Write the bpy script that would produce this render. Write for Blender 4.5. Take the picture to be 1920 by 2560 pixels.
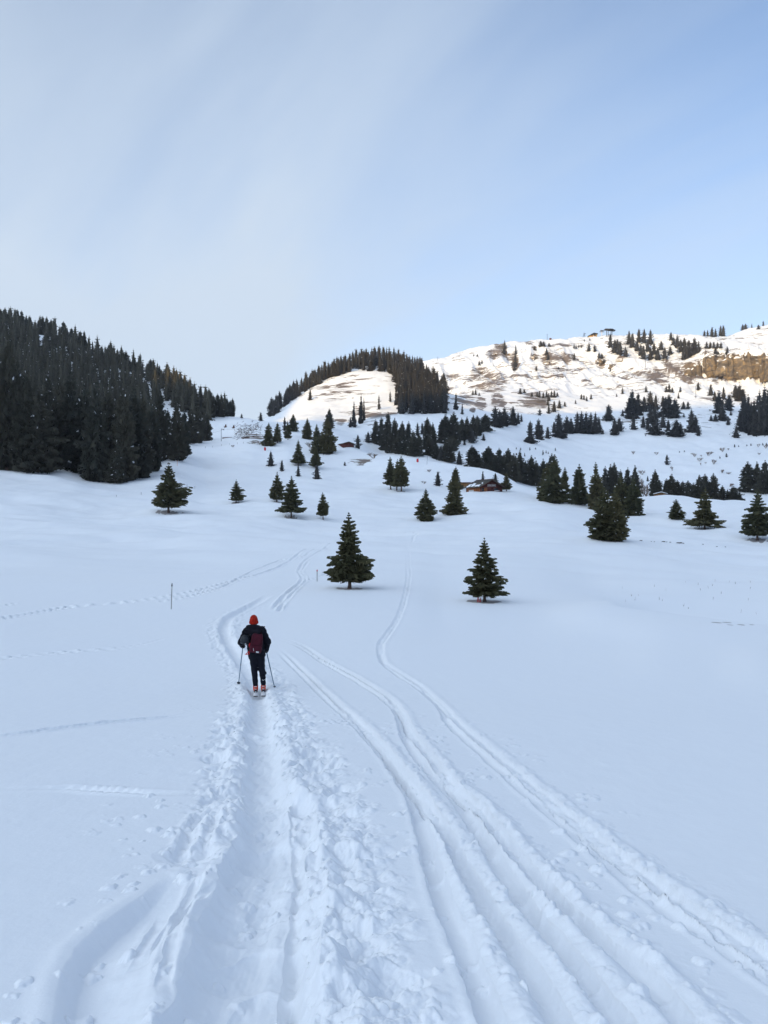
import bpy, math, random
import numpy as np
from mathutils import Vector, Matrix

# ------------------------------------------------------------------ camera, sky, sun, exposure
for o in list(bpy.data.objects): bpy.data.objects.remove(o)
S = bpy.context.scene
COL = S.collection
PI = math.pi
cam_d = bpy.data.cameras.new('camera'); cam = bpy.data.objects.new('camera', cam_d); COL.objects.link(cam)
cam.location = (0, 0, 0); cam.rotation_euler = (PI/2, 0, 0)
cam_d.sensor_fit = 'VERTICAL'; cam_d.sensor_height = 24.0; cam_d.lens = 24.0*1926/2560
cam_d.clip_start = 0.05; cam_d.clip_end = 12000
S.camera = cam

SUN_EL, SUN_AZ = math.radians(12.0), math.radians(-150.0)      # azimuth clockwise from +Y
SUN = Vector((math.sin(SUN_AZ)*math.cos(SUN_EL), math.cos(SUN_AZ)*math.cos(SUN_EL), math.sin(SUN_EL)))
sl = bpy.data.lights.new('sun', 'SUN'); sl.energy = 2.4; sl.angle = math.radians(0.5); sl.color = (1.0, 0.62, 0.12)
so = bpy.data.objects.new('sun', sl); COL.objects.link(so); so.rotation_euler = SUN.to_track_quat('Z', 'Y').to_euler()
so.location = SUN*3000

W = bpy.data.worlds.new('World'); S.world = W; W.use_nodes = True
def build_sky():
    nt = W.node_tree; N = nt.nodes; L = nt.links
    bg = N['Background']; bg.inputs[1].default_value = 0.15
    sk = N.new('ShaderNodeTexSky'); sk.sky_type = 'NISHITA'; sk.sun_disc = False
    sk.sun_elevation = SUN_EL; sk.sun_rotation = SUN_AZ % (2*PI); sk.altitude = 2600; sk.air_density = 0.85; sk.dust_density = 0.25; sk.ozone_density = 1.0
    tc = N.new('ShaderNodeTexCoord'); sep = N.new('ShaderNodeSeparateXYZ'); L.new(tc.outputs['Generated'], sep.inputs[0])
    def M(op, a, b=None, c=None, clamp=False):
        n = N.new('ShaderNodeMath'); n.operation = op; n.use_clamp = clamp
        for i, v in enumerate((a, b, c)):
            if v is None: continue
            if isinstance(v, (int, float)): n.inputs[i].default_value = v
            else: L.new(v, n.inputs[i])
        return n.outputs[0]
    zz = M('ADD', M('MAXIMUM', sep.outputs[2], 0.0), 0.32)
    cx = M('DIVIDE', sep.outputs[0], zz); cy = M('DIVIDE', sep.outputs[1], zz)
    cmb = N.new('ShaderNodeCombineXYZ'); L.new(cx, cmb.inputs[0]); L.new(cy, cmb.inputs[1])
    mp = N.new('ShaderNodeMapping'); L.new(cmb.outputs[0], mp.inputs[0])
    mp.vector_type = 'TEXTURE'; mp.inputs['Rotation'].default_value = (0, 0, math.radians(-52)); mp.inputs['Scale'].default_value = (1.9, 0.62, 1); mp.inputs['Location'].default_value = (3.1, 1.7, 0)
    n1 = N.new('ShaderNodeTexNoise'); n1.inputs['Scale'].default_value = 1.15; n1.inputs['Detail'].default_value = 6; n1.inputs['Roughness'].default_value = 0.5; n1.inputs['Distortion'].default_value = 0.4
    L.new(mp.outputs[0], n1.inputs['Vector'])
    n2 = N.new('ShaderNodeTexNoise'); n2.inputs['Scale'].default_value = 0.55; n2.inputs['Detail'].default_value = 2; L.new(cmb.outputs[0], n2.inputs['Vector'])
    # thin veil of cirrus: thicker towards the west (left) side of the sky and, seen edge-on, towards the horizon
    v = M('MULTIPLY_ADD', sep.outputs[0], -0.85, 0.31)
    v = M('MULTIPLY_ADD', M('SUBTRACT', n1.outputs['Fac'], 0.5), M('MULTIPLY', M('MINIMUM', M('MULTIPLY', M('MAXIMUM', sep.outputs[2], 0.0), 3.2), 1.0), 1.7), v)
    v = M('MULTIPLY_ADD', M('SUBTRACT', n2.outputs['Fac'], 0.5), 0.5, v)
    v = M('ADD', v, M('MULTIPLY', M('POWER', M('SUBTRACT', 1.0, M('MAXIMUM', sep.outputs[2], 0.0)), 2.6), 1.0))
    v = M('MINIMUM', M('MAXIMUM', v, 0.10), 0.95)
    # the veil scatters more light on the side of the sun
    dt = N.new('ShaderNodeVectorMath'); dt.operation = 'DOT_PRODUCT'; L.new(tc.outputs['Generated'], dt.inputs[0]); dt.inputs[1].default_value = tuple(SUN)
    glow = M('MULTIPLY_ADD', M('POWER', M('MAXIMUM', dt.outputs['Value'], 0.0), 2.0), 3.2, 1.0)
    vc = N.new('ShaderNodeVectorMath'); vc.operation = 'SCALE'; vc.inputs[0].default_value = (2.46, 2.88, 3.38); L.new(glow, vc.inputs['Scale'])
    mx = N.new('ShaderNodeMix'); mx.data_type = 'RGBA'; L.new(v, mx.inputs[0]); L.new(sk.outputs[0], mx.inputs[6]); L.new(vc.outputs[0], mx.inputs[7])
    L.new(mx.outputs[2], bg.inputs[0])
build_sky()
S.view_settings.view_transform = 'Standard'; S.view_settings.look = 'None'; S.view_settings.exposure = 0.87; S.view_settings.gamma = 1.0
S.view_settings.use_curve_mapping = False
S.render.engine = 'CYCLES'
S.cycles.max_bounces = 6; S.cycles.diffuse_bounces = 3; S.cycles.transparent_max_bounces = 4

# ------------------------------------------------------------------ helpers
rng = np.random.default_rng(7); random.seed(7)
def tag(o, label=None, cat=None, group=None, kind=None):
    if label: o['label'] = label
    if cat: o['category'] = cat
    if group: o['group'] = group
    if kind: o['kind'] = kind
    return o
def empty(name, loc, rz=0.0, parent=None):
    o = bpy.data.objects.new(name, None); COL.objects.link(o); o.empty_display_size = 0.2
    o.location = loc; o.rotation_euler = (0, 0, rz); o.parent = parent
    return o
def mesh_np(name, V, F, mats, midx=None, smooth=False):
    """V (n,3) array, F list of arrays (m,3) / (m,4)"""
    me = bpy.data.meshes.new(name)
    F = [np.asarray(f, dtype=np.int32) for f in (F if isinstance(F, list) else [F]) if len(f)]
    nl = sum(f.size for f in F); nf = sum(len(f) for f in F)
    me.vertices.add(len(V)); me.vertices.foreach_set('co', np.asarray(V, dtype=np.float32).ravel())
    me.loops.add(nl); me.loops.foreach_set('vertex_index', np.concatenate([f.ravel() for f in F]))
    me.polygons.add(nf)
    tot = np.concatenate([np.full(len(f), f.shape[1], np.int32) for f in F])
    st = np.concatenate([[0], np.cumsum(tot)[:-1]]).astype(np.int32)
    me.polygons.foreach_set('loop_start', st)
    if midx is not None: me.polygons.foreach_set('material_index', np.asarray(midx, np.int32))
    if smooth: me.polygons.foreach_set('use_smooth', np.ones(nf, bool))
    for m in (mats if isinstance(mats, (list, tuple)) else [mats]): me.materials.append(m)
    me.update(calc_edges=True)
    return me
def link(name, me, parent=None, loc=(0, 0, 0)):
    o = bpy.data.objects.new(name, me); COL.objects.link(o); o.parent = parent; o.location = loc
    return o

class MB:
    """collects quads / tris for one mesh"""
    def __init__(s): s.v = []; s.f3 = []; s.f4 = []
    def add(s, vs, fs):
        b = len(s.v); s.v += [tuple(p) for p in vs]
        for f in fs: (s.f4 if len(f) == 4 else s.f3).append([b+i for i in f])
        return s
    def box(s, x0, x1, y0, y1, z0, z1, R=None):
        p = [(x, y, z) for z in (z0, z1) for y in (y0, y1) for x in (x0, x1)]
        if R is not None: p = [tuple(R @ Vector(q)) for q in p]
        return s.add(p, [(0, 2, 3, 1), (4, 5, 7, 6), (0, 1, 5, 4), (2, 6, 7, 3), (0, 4, 6, 2), (1, 3, 7, 5)])
    def prism(s, poly, a, b, axis='y'):
        n = len(poly)
        mk = (lambda u, v, t: (u, t, v)) if axis == 'y' else ((lambda u, v, t: (t, u, v)) if axis == 'x' else (lambda u, v, t: (u, v, t)))
        vs = [mk(u, v, a) for u, v in poly]+[mk(u, v, b) for u, v in poly]
        c0 = len(s.v); s.v += vs
        for i in range(n):
            j = (i+1) % n; s.f4.append([c0+i, c0+j, c0+n+j, c0+n+i])
        for i in range(1, n-1):
            s.f3.append([c0, c0+i+1, c0+i]); s.f3.append([c0+n, c0+n+i, c0+n+i+1])
        return s
    def tube(s, pts, rads, n=8, cap=True):
        pts = [Vector(p) for p in pts]; b = len(s.v)
        for k, p in enumerate(pts):
            d = (pts[min(k+1, len(pts)-1)]-pts[max(k-1, 0)]).normalized()
            a = d.cross(Vector((0, 0, 1)) if abs(d.z) < .95 else Vector((1, 0, 0))).normalized(); c = d.cross(a)
            r = rads[k] if isinstance(rads, (list, tuple)) else rads
            for i in range(n):
                t = 2*PI*i/n; s.v.append(tuple(p+(a*math.cos(t)+c*math.sin(t))*r))
        for k in range(len(pts)-1):
            for i in range(n):
                j = (i+1) % n; s.f4.append([b+k*n+i, b+k*n+j, b+(k+1)*n+j, b+(k+1)*n+i])
        if cap:
            for k in (0, len(pts)-1):
                s.v.append(tuple(pts[k])); c = len(s.v)-1
                for i in range(n): s.f3.append([c, b+k*n+i, b+k*n+(i+1) % n])
        return s
    def build(s, name, mat, parent=None, smooth=False, loc=(0, 0, 0)):
        F = []
        if s.f4: F.append(np.array(s.f4))
        if s.f3: F.append(np.array(s.f3))
        return link(name, mesh_np(name, np.array(s.v), F, mat, smooth=smooth), parent, loc)

# vectorised gradient noise -------------------------------------------------
_P = rng.permutation(512).astype(np.int32)
_G = rng.normal(size=(512, 2)); _G /= np.linalg.norm(_G, axis=1)[:, None]
def _h(i, j): return _P[(_P[i & 511] + j) & 511]
_GX = _G[:, 0].astype(np.float32); _GY = _G[:, 1].astype(np.float32)
def perlin(x, y):
    x = np.asarray(x, np.float32); y = np.asarray(y, np.float32); x, y = np.broadcast_arrays(x, y)
    fx = np.floor(x); fy = np.floor(y); xi = fx.astype(np.int32); yi = fy.astype(np.int32); xf = x-fx; yf = y-fy
    u = xf*xf*xf*(xf*(xf*6-15)+10); v = yf*yf*yf*(yf*(yf*6-15)+10)
    p0 = _P.take(xi & 511)+yi; p1 = _P.take((xi+1) & 511)+yi
    def g(p, b, a):
        h = _P.take((p+b) & 511); return _GX.take(h)*(xf-a)+_GY.take(h)*(yf-b)
    n0 = g(p0, 0, 0); n1 = g(p0, 1, 0); n0 += u*(g(p1, 0, 1)-n0); n1 += u*(g(p1, 1, 1)-n1)
    return n0+v*(n1-n0)
def fbm(x, y, oct=4, gain=.5, lac=2.03):
    s = 0; a = 1
    for k in range(oct): s = s+a*perlin(x+17.3*k, y-9.1*k); x = x*lac; y = y*lac; a *= gain
    return s
def lumps(x, y, size, dens=1.0, seed=0):
    """field of rounded clods: max over neighbours of little caps; 0..1"""
    X = x/size+seed*13.7; Y = y/size-seed*7.3; X, Y = X+.42*perlin(X*1.9, Y*1.9), Y+.42*perlin(X*1.9+31, Y*1.9+7); xi = np.floor(X).astype(np.int64); yi = np.floor(Y).astype(np.int64)
    out = np.zeros_like(X)
    for a in (-1, 0, 1):
        for b in (-1, 0, 1):
            h = _h(xi+a, yi+b); r1 = _h(h, xi*0+3)/511.; r2 = _h(h, xi*0+91)/511.; r3 = _h(h, xi*0+177)/511.; r4 = _h(h, xi*0+301)/511.
            dx = X-(xi+a+r1); dy = Y-(yi+b+r2); R = .28+.5*r3
            c = np.clip(1-(dx*dx+dy*dy)/(R*R), 0, None)**.6*R*1.3
            out = np.maximum(out, np.where(r4 < dens, c, 0))
    return out
def sstep(a, b, x):
    t = np.clip((x-a)/(b-a), 0, 1); return t*t*(3-2*t)
def pchip_tab(x, Y):
    """slopes for monotone cubic along axis 0 of Y"""
    h = np.diff(x); sh = (len(h),)+(1,)*(Y.ndim-1); h_ = h.reshape(sh); d = np.diff(Y, axis=0)/h_
    m = np.zeros_like(Y); w1 = 2*h_[1:]+h_[:-1]; w2 = h_[1:]+2*h_[:-1]
    with np.errstate(divide='ignore', invalid='ignore'):
        mm = (w1+w2)/(w1/d[:-1]+w2/d[1:])
    m[1:-1] = np.where(d[:-1]*d[1:] > 0, mm, 0); m[0] = d[0]; m[-1] = d[-1]
    return m
def pchip(x, Y, xq):
    m = pchip_tab(x, Y); i = np.clip(np.searchsorted(x, xq)-1, 0, len(x)-2)
    h = (x[i+1]-x[i]); t = (xq-x[i])/h
    sh = (len(xq),)+(1,)*(Y.ndim-1); t = t.reshape(sh); h = h.reshape(sh)
    return Y[i]*(1+2*t)*(1-t)**2+m[i]*h*t*(1-t)**2+Y[i+1]*t*t*(3-2*t)+m[i+1]*h*t*t*(t-1)

# ------------------------------------------------------------------ materials
def mat(name, col, rough=.6, spec=.3, metal=0.0, noise=None, bump=None):
    m = bpy.data.materials.new(name); m.use_nodes = True; N = m.node_tree.nodes; L = m.node_tree.links; b = N['Principled BSDF']
    b.inputs['Base Color'].default_value = (*col, 1); b.inputs['Roughness'].default_value = rough
    b.inputs['Specular IOR Level'].default_value = spec; b.inputs['Metallic'].default_value = metal
    if noise or bump:
        tc = N.new('ShaderNodeTexCoord'); mp = N.new('ShaderNodeMapping'); L.new(tc.outputs['Object'], mp.inputs[0])
        n = N.new('ShaderNodeTexNoise'); L.new(mp.outputs[0], n.inputs['Vector']); n.inputs['Detail'].default_value = 5
        if noise:
            c2, sc, stretch = noise; n.inputs['Scale'].default_value = sc; mp.inputs['Scale'].default_value = stretch
            r = N.new('ShaderNodeMapRange'); L.new(n.outputs['Fac'], r.inputs[0]); r.inputs[1].default_value = .35; r.inputs[2].default_value = .65
            mx = N.new('ShaderNodeMix'); mx.data_type = 'RGBA'; L.new(r.outputs[0], mx.inputs[0])
            mx.inputs[6].default_value = (*col, 1); mx.inputs[7].default_value = (*c2, 1); L.new(mx.outputs[2], b.inputs['Base Color'])
        if bump:
            if not noise: n.inputs['Scale'].default_value = bump[1]
            bp = N.new('ShaderNodeBump'); bp.inputs['Strength'].default_value = bump[0]; bp.inputs['Distance'].default_value = bump[2]
            L.new(n.outputs['Fac'], bp.inputs['Height']); L.new(bp.outputs[0], b.inputs['Normal'])
    return m

def snow_ground_material():
    m = bpy.data.materials.new('snow_and_earth'); m.use_nodes = True; N = m.node_tree.nodes; L = m.node_tree.links; b = N['Principled BSDF']
    b.inputs['Roughness'].default_value = .62; b.inputs['Specular IOR Level'].default_value = .25
    geo = N.new('ShaderNodeNewGeometry')
    def mp(scale):
        q = N.new('ShaderNodeMapping'); L.new(geo.outputs['Position'], q.inputs[0]); q.inputs['Scale'].default_value = scale; return q.outputs[0]
    def noise(vec, sc, det=4, rough=.55, dist=0.):
        n = N.new('ShaderNodeTexNoise'); L.new(vec, n.inputs['Vector']); n.inputs['Scale'].default_value = sc; n.inputs['Detail'].default_value = det
        n.inputs['Roughness'].default_value = rough; n.inputs['Distortion'].default_value = dist; return n.outputs['Fac']
    def mth(op, a, c, clamp=False):
        n = N.new('ShaderNodeMath'); n.operation = op; n.use_clamp = clamp
        for i, v in enumerate((a, c)):
            if isinstance(v, (int, float)): n.inputs[i].default_value = v
            else: L.new(v, n.inputs[i])
        return n.outputs[0]
    def rng_(v, a, c, lo=0., hi=1.):
        n = N.new('ShaderNodeMapRange'); L.new(v, n.inputs[0]); n.inputs[1].default_value = a; n.inputs[2].default_value = c; n.inputs[3].default_value = lo; n.inputs[4].default_value = hi; return n.outputs[0]
    def mix(f, a, c):
        n = N.new('ShaderNodeMix'); n.data_type = 'RGBA'; L.new(f, n.inputs[0])
        for i, v in ((6, a), (7, c)):
            if isinstance(v, tuple): n.inputs[i].default_value = (*v, 1)
            else: L.new(v, n.inputs[i])
        return n.outputs[2]
    bare = N.new('ShaderNodeAttribute'); bare.attribute_name = 'bare'
    rock = N.new('ShaderNodeAttribute'); rock.attribute_name = 'rock'
    soil = N.new('ShaderNodeAttribute'); soil.attribute_name = 'soil'
    # streaks of dead grass and earth along the contour lines
    st = mth('ADD', mth('MULTIPLY', noise(mp((.010, .008, .05)), 1.0, 4, .6, .6), .35), mth('MULTIPLY', noise(mp((.022, .018, .17)), 1.0, 7, .74, 1.2), .65))
    th = mth('SUBTRACT', 1.0, bare.outputs['Fac'])
    mask = mth('MULTIPLY', mth('SUBTRACT', rng_(st, .36, .64), th), 16.0, True)
    mask = mth('MULTIPLY', mask, .9)
    earth = mix(noise(mp((.06, .06, .2)), 1.0, 3), (.045, .028, .017), (.150, .080, .034))
    # tree-well soil close by
    sm = mth('MULTIPLY', mth('SUBTRACT', mth('ADD', soil.outputs['Fac'], mth('MULTIPLY', noise(mp((1, 1, 1)), 3.0, 4), .5)), .72), 4.0, True)
    rk = mix(rng_(noise(mp((.045, .045, .05)), 1.0, 6, .72, 1.6), .34, .66), (.040, .034, .030), (.24, .170, .100))
    tint = mix(noise(mp((1, 1, 1)), .13, 3), (.865, .885, .915), (.885, .895, .905))
    c = mix(mask, tint, earth)
    c = mix(mth('MULTIPLY', sm, .75), c, (.115, .080, .066))
    rmask = mth('MULTIPLY', mth('SUBTRACT', mth('ADD', rock.outputs['Fac'], mth('MULTIPLY', noise(mp((.03, .03, .09)), 1.0, 6, .68, .8), 1.5)), 1.25), 7.0, True)
    c = mix(rmask, c, rk)
    L.new(c, b.inputs['Base Color'])
    f1 = noise(mp((1, 1, 1)), 24.0, 4, .6); f2 = noise(mp((1, 1, 1)), 3.2, 3, .5)
    h = mth('ADD', mth('MULTIPLY', f1, .006), mth('MULTIPLY', f2, .012))
    bp = N.new('ShaderNodeBump'); bp.inputs['Strength'].default_value = .55; bp.inputs['Distance'].default_value = 1.0
    L.new(h, bp.inputs['Height']); L.new(bp.outputs[0], b.inputs['Normal'])
    return m
M_SNOW = snow_ground_material()

# ------------------------------------------------------------------ terrain
# The land is described by profiles: for a set of bearings, the height at a list of distances.
# Bearings inside the view are given as (photo x); heights there as the photo line on which the ground at that distance lies.
FS, CX, CY = 1664.0, 829.5, 1106.0
def far_scale(r):
    t = np.clip((np.log(r)-math.log(50))/(math.log(165)-math.log(50)), 0, 1)
    return r*2.0**(t*t*(3-2*t))
NEAR = [(.3, None), (2.6, None), (5, None), (9, None), (13, None), (17, None)]
V0 = {  # photo x : [(distance, photo y)]
 0:   [(30, 1362), (48, 1275), (80, 1190), (110, 1130), (140, 1068), (170, 1020), (220, 968), (300, 880), (400, 770), (480, 707), (600, 730), (1000, 800), (1350, 830)],
 120: [(30, 1362), (48, 1275), (80, 1190), (110, 1132), (140, 1072), (170, 1022), (220, 978), (300, 895), (400, 790), (470, 732), (600, 750), (1000, 800), (1350, 830)],
 240: [(30, 1362), (48, 1273), (80, 1190), (110, 1133), (140, 1080), (168, 1040), (220, 990), (300, 920), (380, 845), (445, 787), (560, 810), (1000, 850), (1350, 860)],
 370: [(30, 1361), (48, 1271), (80, 1189), (115, 1122), (145, 1070), (170, 1035), (210, 992), (265, 950), (320, 905), (400, 838), (500, 860), (1000, 900), (1350, 900)],
 450: [(30, 1361), (48, 1270), (80, 1188), (115, 1120), (145, 1082), (170, 1055), (210, 1012), (255, 962), (270, 955), (292, 948), (350, 894), (430, 910), (1000, 930), (1350, 930)],
 540: [(30, 1361), (48, 1269), (80, 1187), (115, 1118), (145, 1080), (170, 1052), (210, 1008), (255, 953), (280, 940), (340, 904), (430, 918), (1000, 935), (1350, 930)],
 575: [(30, 1361), (48, 1269), (80, 1187), (115, 1118), (145, 1080), (170, 1052), (210, 1008), (255, 957), (285, 937), (335, 911), (430, 915), (560, 906), (700, 925), (1000, 930), (1350, 930)],
 620: [(30, 1361), (48, 1269), (80, 1187), (115, 1120), (145, 1082), (170, 1052), (210, 1005), (255, 955), (290, 935), (340, 920), (430, 910), (585, 866), (700, 890), (1000, 900), (1350, 900)],
 680: [(30, 1361), (48, 1269), (80, 1187), (118, 1122), (145, 1085), (170, 1055), (205, 1018), (240, 980), (280, 945), (330, 928), (430, 903), (592, 825), (700, 850), (1000, 860), (1350, 860)],
 760: [(30, 1361), (48, 1269), (80, 1187), (122, 1123), (145, 1086), (170, 1058), (205, 1025), (240, 982), (268, 962), (300, 956), (400, 922), (440, 902), (600, 790), (700, 822), (1000, 832), (1350, 840)],
 830: [(30, 1362), (48, 1272), (80, 1188), (122, 1124), (145, 1088), (168, 1060), (200, 1030), (235, 985), (270, 1000), (330, 975), (400, 912), (440, 892), (600, 786), (700, 815), (1000, 815), (1350, 830)],
 900: [(30, 1366), (48, 1276), (80, 1190), (122, 1125), (145, 1092), (168, 1064), (200, 1028), (225, 992), (255, 1003), (320, 975), (400, 906), (440, 892), (600, 808), (700, 830), (1000, 788), (1350, 800)],
 960: [(30, 1372), (48, 1283), (80, 1194), (122, 1124), (145, 1094), (168, 1068), (195, 1035), (217, 1002), (255, 1018), (320, 985), (400, 910), (440, 893), (575, 845), (650, 862), (760, 850), (1000, 772), (1100, 785), (1350, 800)],
 1050:[(30, 1378), (44, 1299), (80, 1195), (122, 1120), (145, 1090), (168, 1063), (186, 1048), (207, 1018), (245, 1032), (320, 995), (400, 927), (470, 898), (600, 860), (750, 828), (1000, 746), (1100, 760), (1350, 790)],
 1160:[(30, 1384), (44, 1306), (80, 1198), (122, 1117), (145, 1093), (168, 1076), (190, 1064), (204, 1060), (250, 1070), (330, 1018), (400, 965), (480, 925), (600, 872), (780, 815), (1000, 735), (1100, 750), (1350, 780)],
 1310:[(30, 1386), (42, 1302), (46, 1298), (48, 1303), (53, 1296), (62, 1270), (90, 1178), (100, 1166), (108, 1160), (130, 1130), (160, 1100), (190, 1073), (250, 1085), (330, 1048), (390, 1005), (480, 950), (560, 908), (680, 857), (850, 797), (1000, 727), (1100, 742), (1350, 780)],
 1450:[(28, 1395), (33, 1354), (36.5, 1334), (39.5, 1324), (41.5, 1358), (46, 1360), (60, 1283), (90, 1188), (97, 1176), (100, 1170), (103, 1178), (109, 1174), (140, 1124), (190, 1075), (250, 1090), (340, 1048), (400, 1000), (480, 950), (560, 908), (680, 862), (850, 797), (1000, 722), (1100, 738), (1350, 770)],
 1530:[(28, 1400), (32, 1366), (35.5, 1345), (38.5, 1334), (40.5, 1372), (45, 1374), (60, 1290), (90, 1195), (97, 1183), (100, 1176), (103, 1186), (109, 1182), (138, 1130), (186, 1079), (246, 1095), (340, 1052), (400, 1003), (480, 952), (560, 915), (680, 866), (838, 815), (850, 770), (1000, 728), (1100, 742), (1350, 770)],
 1659:[(26, 1412), (31, 1386), (34.5, 1362), (37.5, 1350), (39.5, 1394), (44, 1394), (60, 1298), (88, 1205), (97, 1192), (100, 1184), (103, 1196), (109, 1190), (135, 1137), (182, 1085), (240, 1100), (340, 1060), (400, 1007), (480, 957), (560, 927), (680, 872), (832, 824), (846, 762), (960, 747), (1080, 700), (1200, 712), (1350, 740)],
}
# bearings outside the view: (distance, height); final metres
VO = {
 -38: [(30, -3.9), (80, -1.2), (170, 6), (340, 38), (600, 110), (960, 215), (1200, 215), (2000, 180), (2700, 200)],
 -55: [(30, -3.0), (80, 2), (170, 12), (340, 50), (600, 130), (940, 230), (1200, 240), (2000, 230), (2700, 260)],
 -80: [(30, -2.2), (80, 5), (170, 18), (340, 55), (600, 120), (900, 200), (1300, 260), (2000, 330), (2700, 380)],
 -105:[(30, -1.2), (80, 6), (170, 18), (340, 50), (700, 140), (1200, 330), (1900, 640), (2200, 820), (2700, 760)],
 90:  [(30, -2.6), (80, -3), (170, -4), (340, 0), (700, 20), (1200, 100), (2000, 330), (2700, 420)],
 60:  [(30, -3.6), (80, -5), (170, -4), (340, 2), (700, 30), (1200, 150), (2000, 400), (2700, 440)],
 38:  [(30, -4.8), (80, -5.5), (170, -2), (340, 5), (700, 38), (1200, 180), (2000, 440), (2700, 460)],
 130: [(30, 0.5), (80, 5), (170, 12), (340, 40), (700, 150), (1200, 380), (1900, 700), (2700, 700)],
}
# mountain behind the camera (its crest throws the shade over the valley)
for az, rc, zc in [(-114.8, 2080, 862), (-124.8, 1878, 840), (-126.6, 1850, 775), (-128.6, 1826, 640), (-130.2, 1806, 586), (-131.5, 1794, 578), (-134.2, 1766, 590), (-136.8, 1746, 655), (-139.1, 1732, 735), (-141, 1722, 765), (-150, 1700, 812), (-163, 1746, 840), (-179.9, 1850, 820), (160, 1850, 780)]:
    VO[az] = [(30, .8), (80, 6), (170, 16), (340, 50), (700, zc*.2), (1200, zc*.52), (rc, zc), (rc+250, zc-60), (2700, zc-140)]
VO[180.1] = VO[-179.9]

def plane_k(r, th): return (-1.65-.137*r*math.cos(th))/r
cols = []
for sx, prof in V0.items():
    th = math.atan((sx-CX)/FS); pr = [(r, plane_k(r, th)) for r, _ in NEAR]
    pr += [(float(far_scale(np.float64(r))), (CY-y)/FS*math.cos(th)) for r, y in prof]
    cols.append((math.degrees(th), pr))
for az, prof in VO.items():
    th = math.radians(az); pr = [(r, plane_k(r, th)) for r, _ in NEAR]+[(r, z/r) for r, z in prof]
    cols.append((az, pr))
cols.sort()
# mesh rows and columns
inv = np.concatenate([np.arange(1/2.6, 1/11., -.00080), np.arange(1/11., 1/60., -.00036)])
rows = np.concatenate([[.3, .7, 1.1, 1.5, 1.9, 2.2, 2.4], 1/inv, np.exp(np.arange(math.log(60.2), math.log(2700.), .0088))])
thin = np.degrees(np.arctan(np.linspace(-.525, .525, 690)))
def spread_out(a, b, s0, s1):
    out = [a]
    while out[-1]+s0 < b: s0 = min(s0*1.12, s1); out.append(out[-1]+s0)
    return np.array(out[1:])
rgt = spread_out(thin[-1], 180., .12, 2.4); lft = -spread_out(-thin[0], 180., .12, 1.0)[::-1]
ths = np.concatenate([[-180.], lft[lft > -179.5], thin, rgt[rgt < 179.], [180.]])
NR, NC = len(rows), len(ths)
lr = np.log(rows)
T = np.stack([pchip(np.log(np.array([p[0] for p in pr])), np.array([p[1] for p in pr]), lr) for _, pr in cols])
ca = np.array([c[0] for c in cols])
K = pchip(ca, T, ths)                                # (NC, NR) height / distance
thr = np.radians(ths)
RX = np.sin(thr)[:, None]*rows[None]; RY = np.cos(thr)[:, None]*rows[None]
Z = K*rows[None]
# gentle natural undulation, stronger far away
amp = sstep(12, 120, rows)[None]
Z += amp*(1.35*fbm(RX/34, RY/24, 3)+.14*fbm(RX/9, RY/9, 3))*np.clip(rows[None]/90, .25, 1.6)
farw = sstep(500, 1300, rows)[None]
jf = int(np.searchsorted(rows, 500)); FX, FY = RX[:, jf:], RY[:, jf:]
rid = 1-np.abs(fbm(FX/60+3, FY/260, 4))*2
Z[:, jf:] += farw[:, jf:]*(5.0*fbm(FX/150, FY/150, 4)+1.6*fbm(FX/30, FY/30, 3)+(15.0*sstep(2000, 1700, rows[jf:])[None]+5.0)*(rid-.6)*sstep(1250, 1600, rows[jf:])[None])
SYV = CY-FS*Z/RY                                     # photo line of each vertex (where it is in front)
SXV = CX+FS*np.tan(thr)[:, None]+0*Z
# rock cliffs get a broken face
cl = sstep(1515, 1560, SXV)*sstep(1560, 1640, RX*0+rows[None])*sstep(1780, 1690, rows[None]+0*RX)*(np.abs(thr)[:, None] < .6)
Z[:, jf:] += cl[:, jf:]*(13*fbm(FX/14, FY/30, 4)+9*fbm(FX/40+9, FY/60, 2))
i0, i1 = np.searchsorted(ths, thin[0]), np.searchsorted(ths, thin[-1])
U = np.tan(thr)

def ground(x, y, ZZ=None):
    ZZ = Z if ZZ is None else ZZ
    th = math.degrees(math.atan2(x, y)); r = math.hypot(x, y)
    i = min(max(int(np.searchsorted(ths, th))-1, 0), NC-2); j = min(max(int(np.searchsorted(rows, r))-1, 0), NR-2)
    a = (th-ths[i])/(ths[i+1]-ths[i]); b = (r-rows[j])/(rows[j+1]-rows[j])
    return float((ZZ[i, j]*(1-a)+ZZ[i+1, j]*a)*(1-b)+(ZZ[i, j+1]*(1-a)+ZZ[i+1, j+1]*a)*b)
def hit(sx, sy, rmin=2.0, rmax=1e9):
    """ground point seen at a photo position, nearest one beyond rmin"""
    th = math.degrees(math.atan((sx-CX)/FS)); i = int(np.searchsorted(ths, th))-1; a = (th-ths[i])/(ths[i+1]-ths[i])
    prof = Z[i]*(1-a)+Z[i+1]*a; c = math.cos(math.radians(th)); y = CY-FS*prof/(rows*c)
    j0 = int(np.searchsorted(rows, rmin)); ok = np.where((y[j0:] <= sy) & (rows[j0:] <= rmax))[0]
    if len(ok): j = j0+ok[0]
    else:
        sel = np.where(rows[j0:] <= rmax)[0]; j = j0+sel[np.argmin(y[j0:][sel])]
    if j > j0 and y[j-1] > sy >= y[j]: b = (y[j-1]-sy)/(y[j-1]-y[j]); r = rows[j-1]*(1-b)+rows[j]*b; z = prof[j-1]*(1-b)+prof[j]*b
    else: r = rows[j]; z = prof[j]
    t = math.radians(th)
    return Vector((math.sin(t)*r, math.cos(t)*r, float(z)))
def photo_y(p): return CY-FS*p.z/p.y

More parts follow.
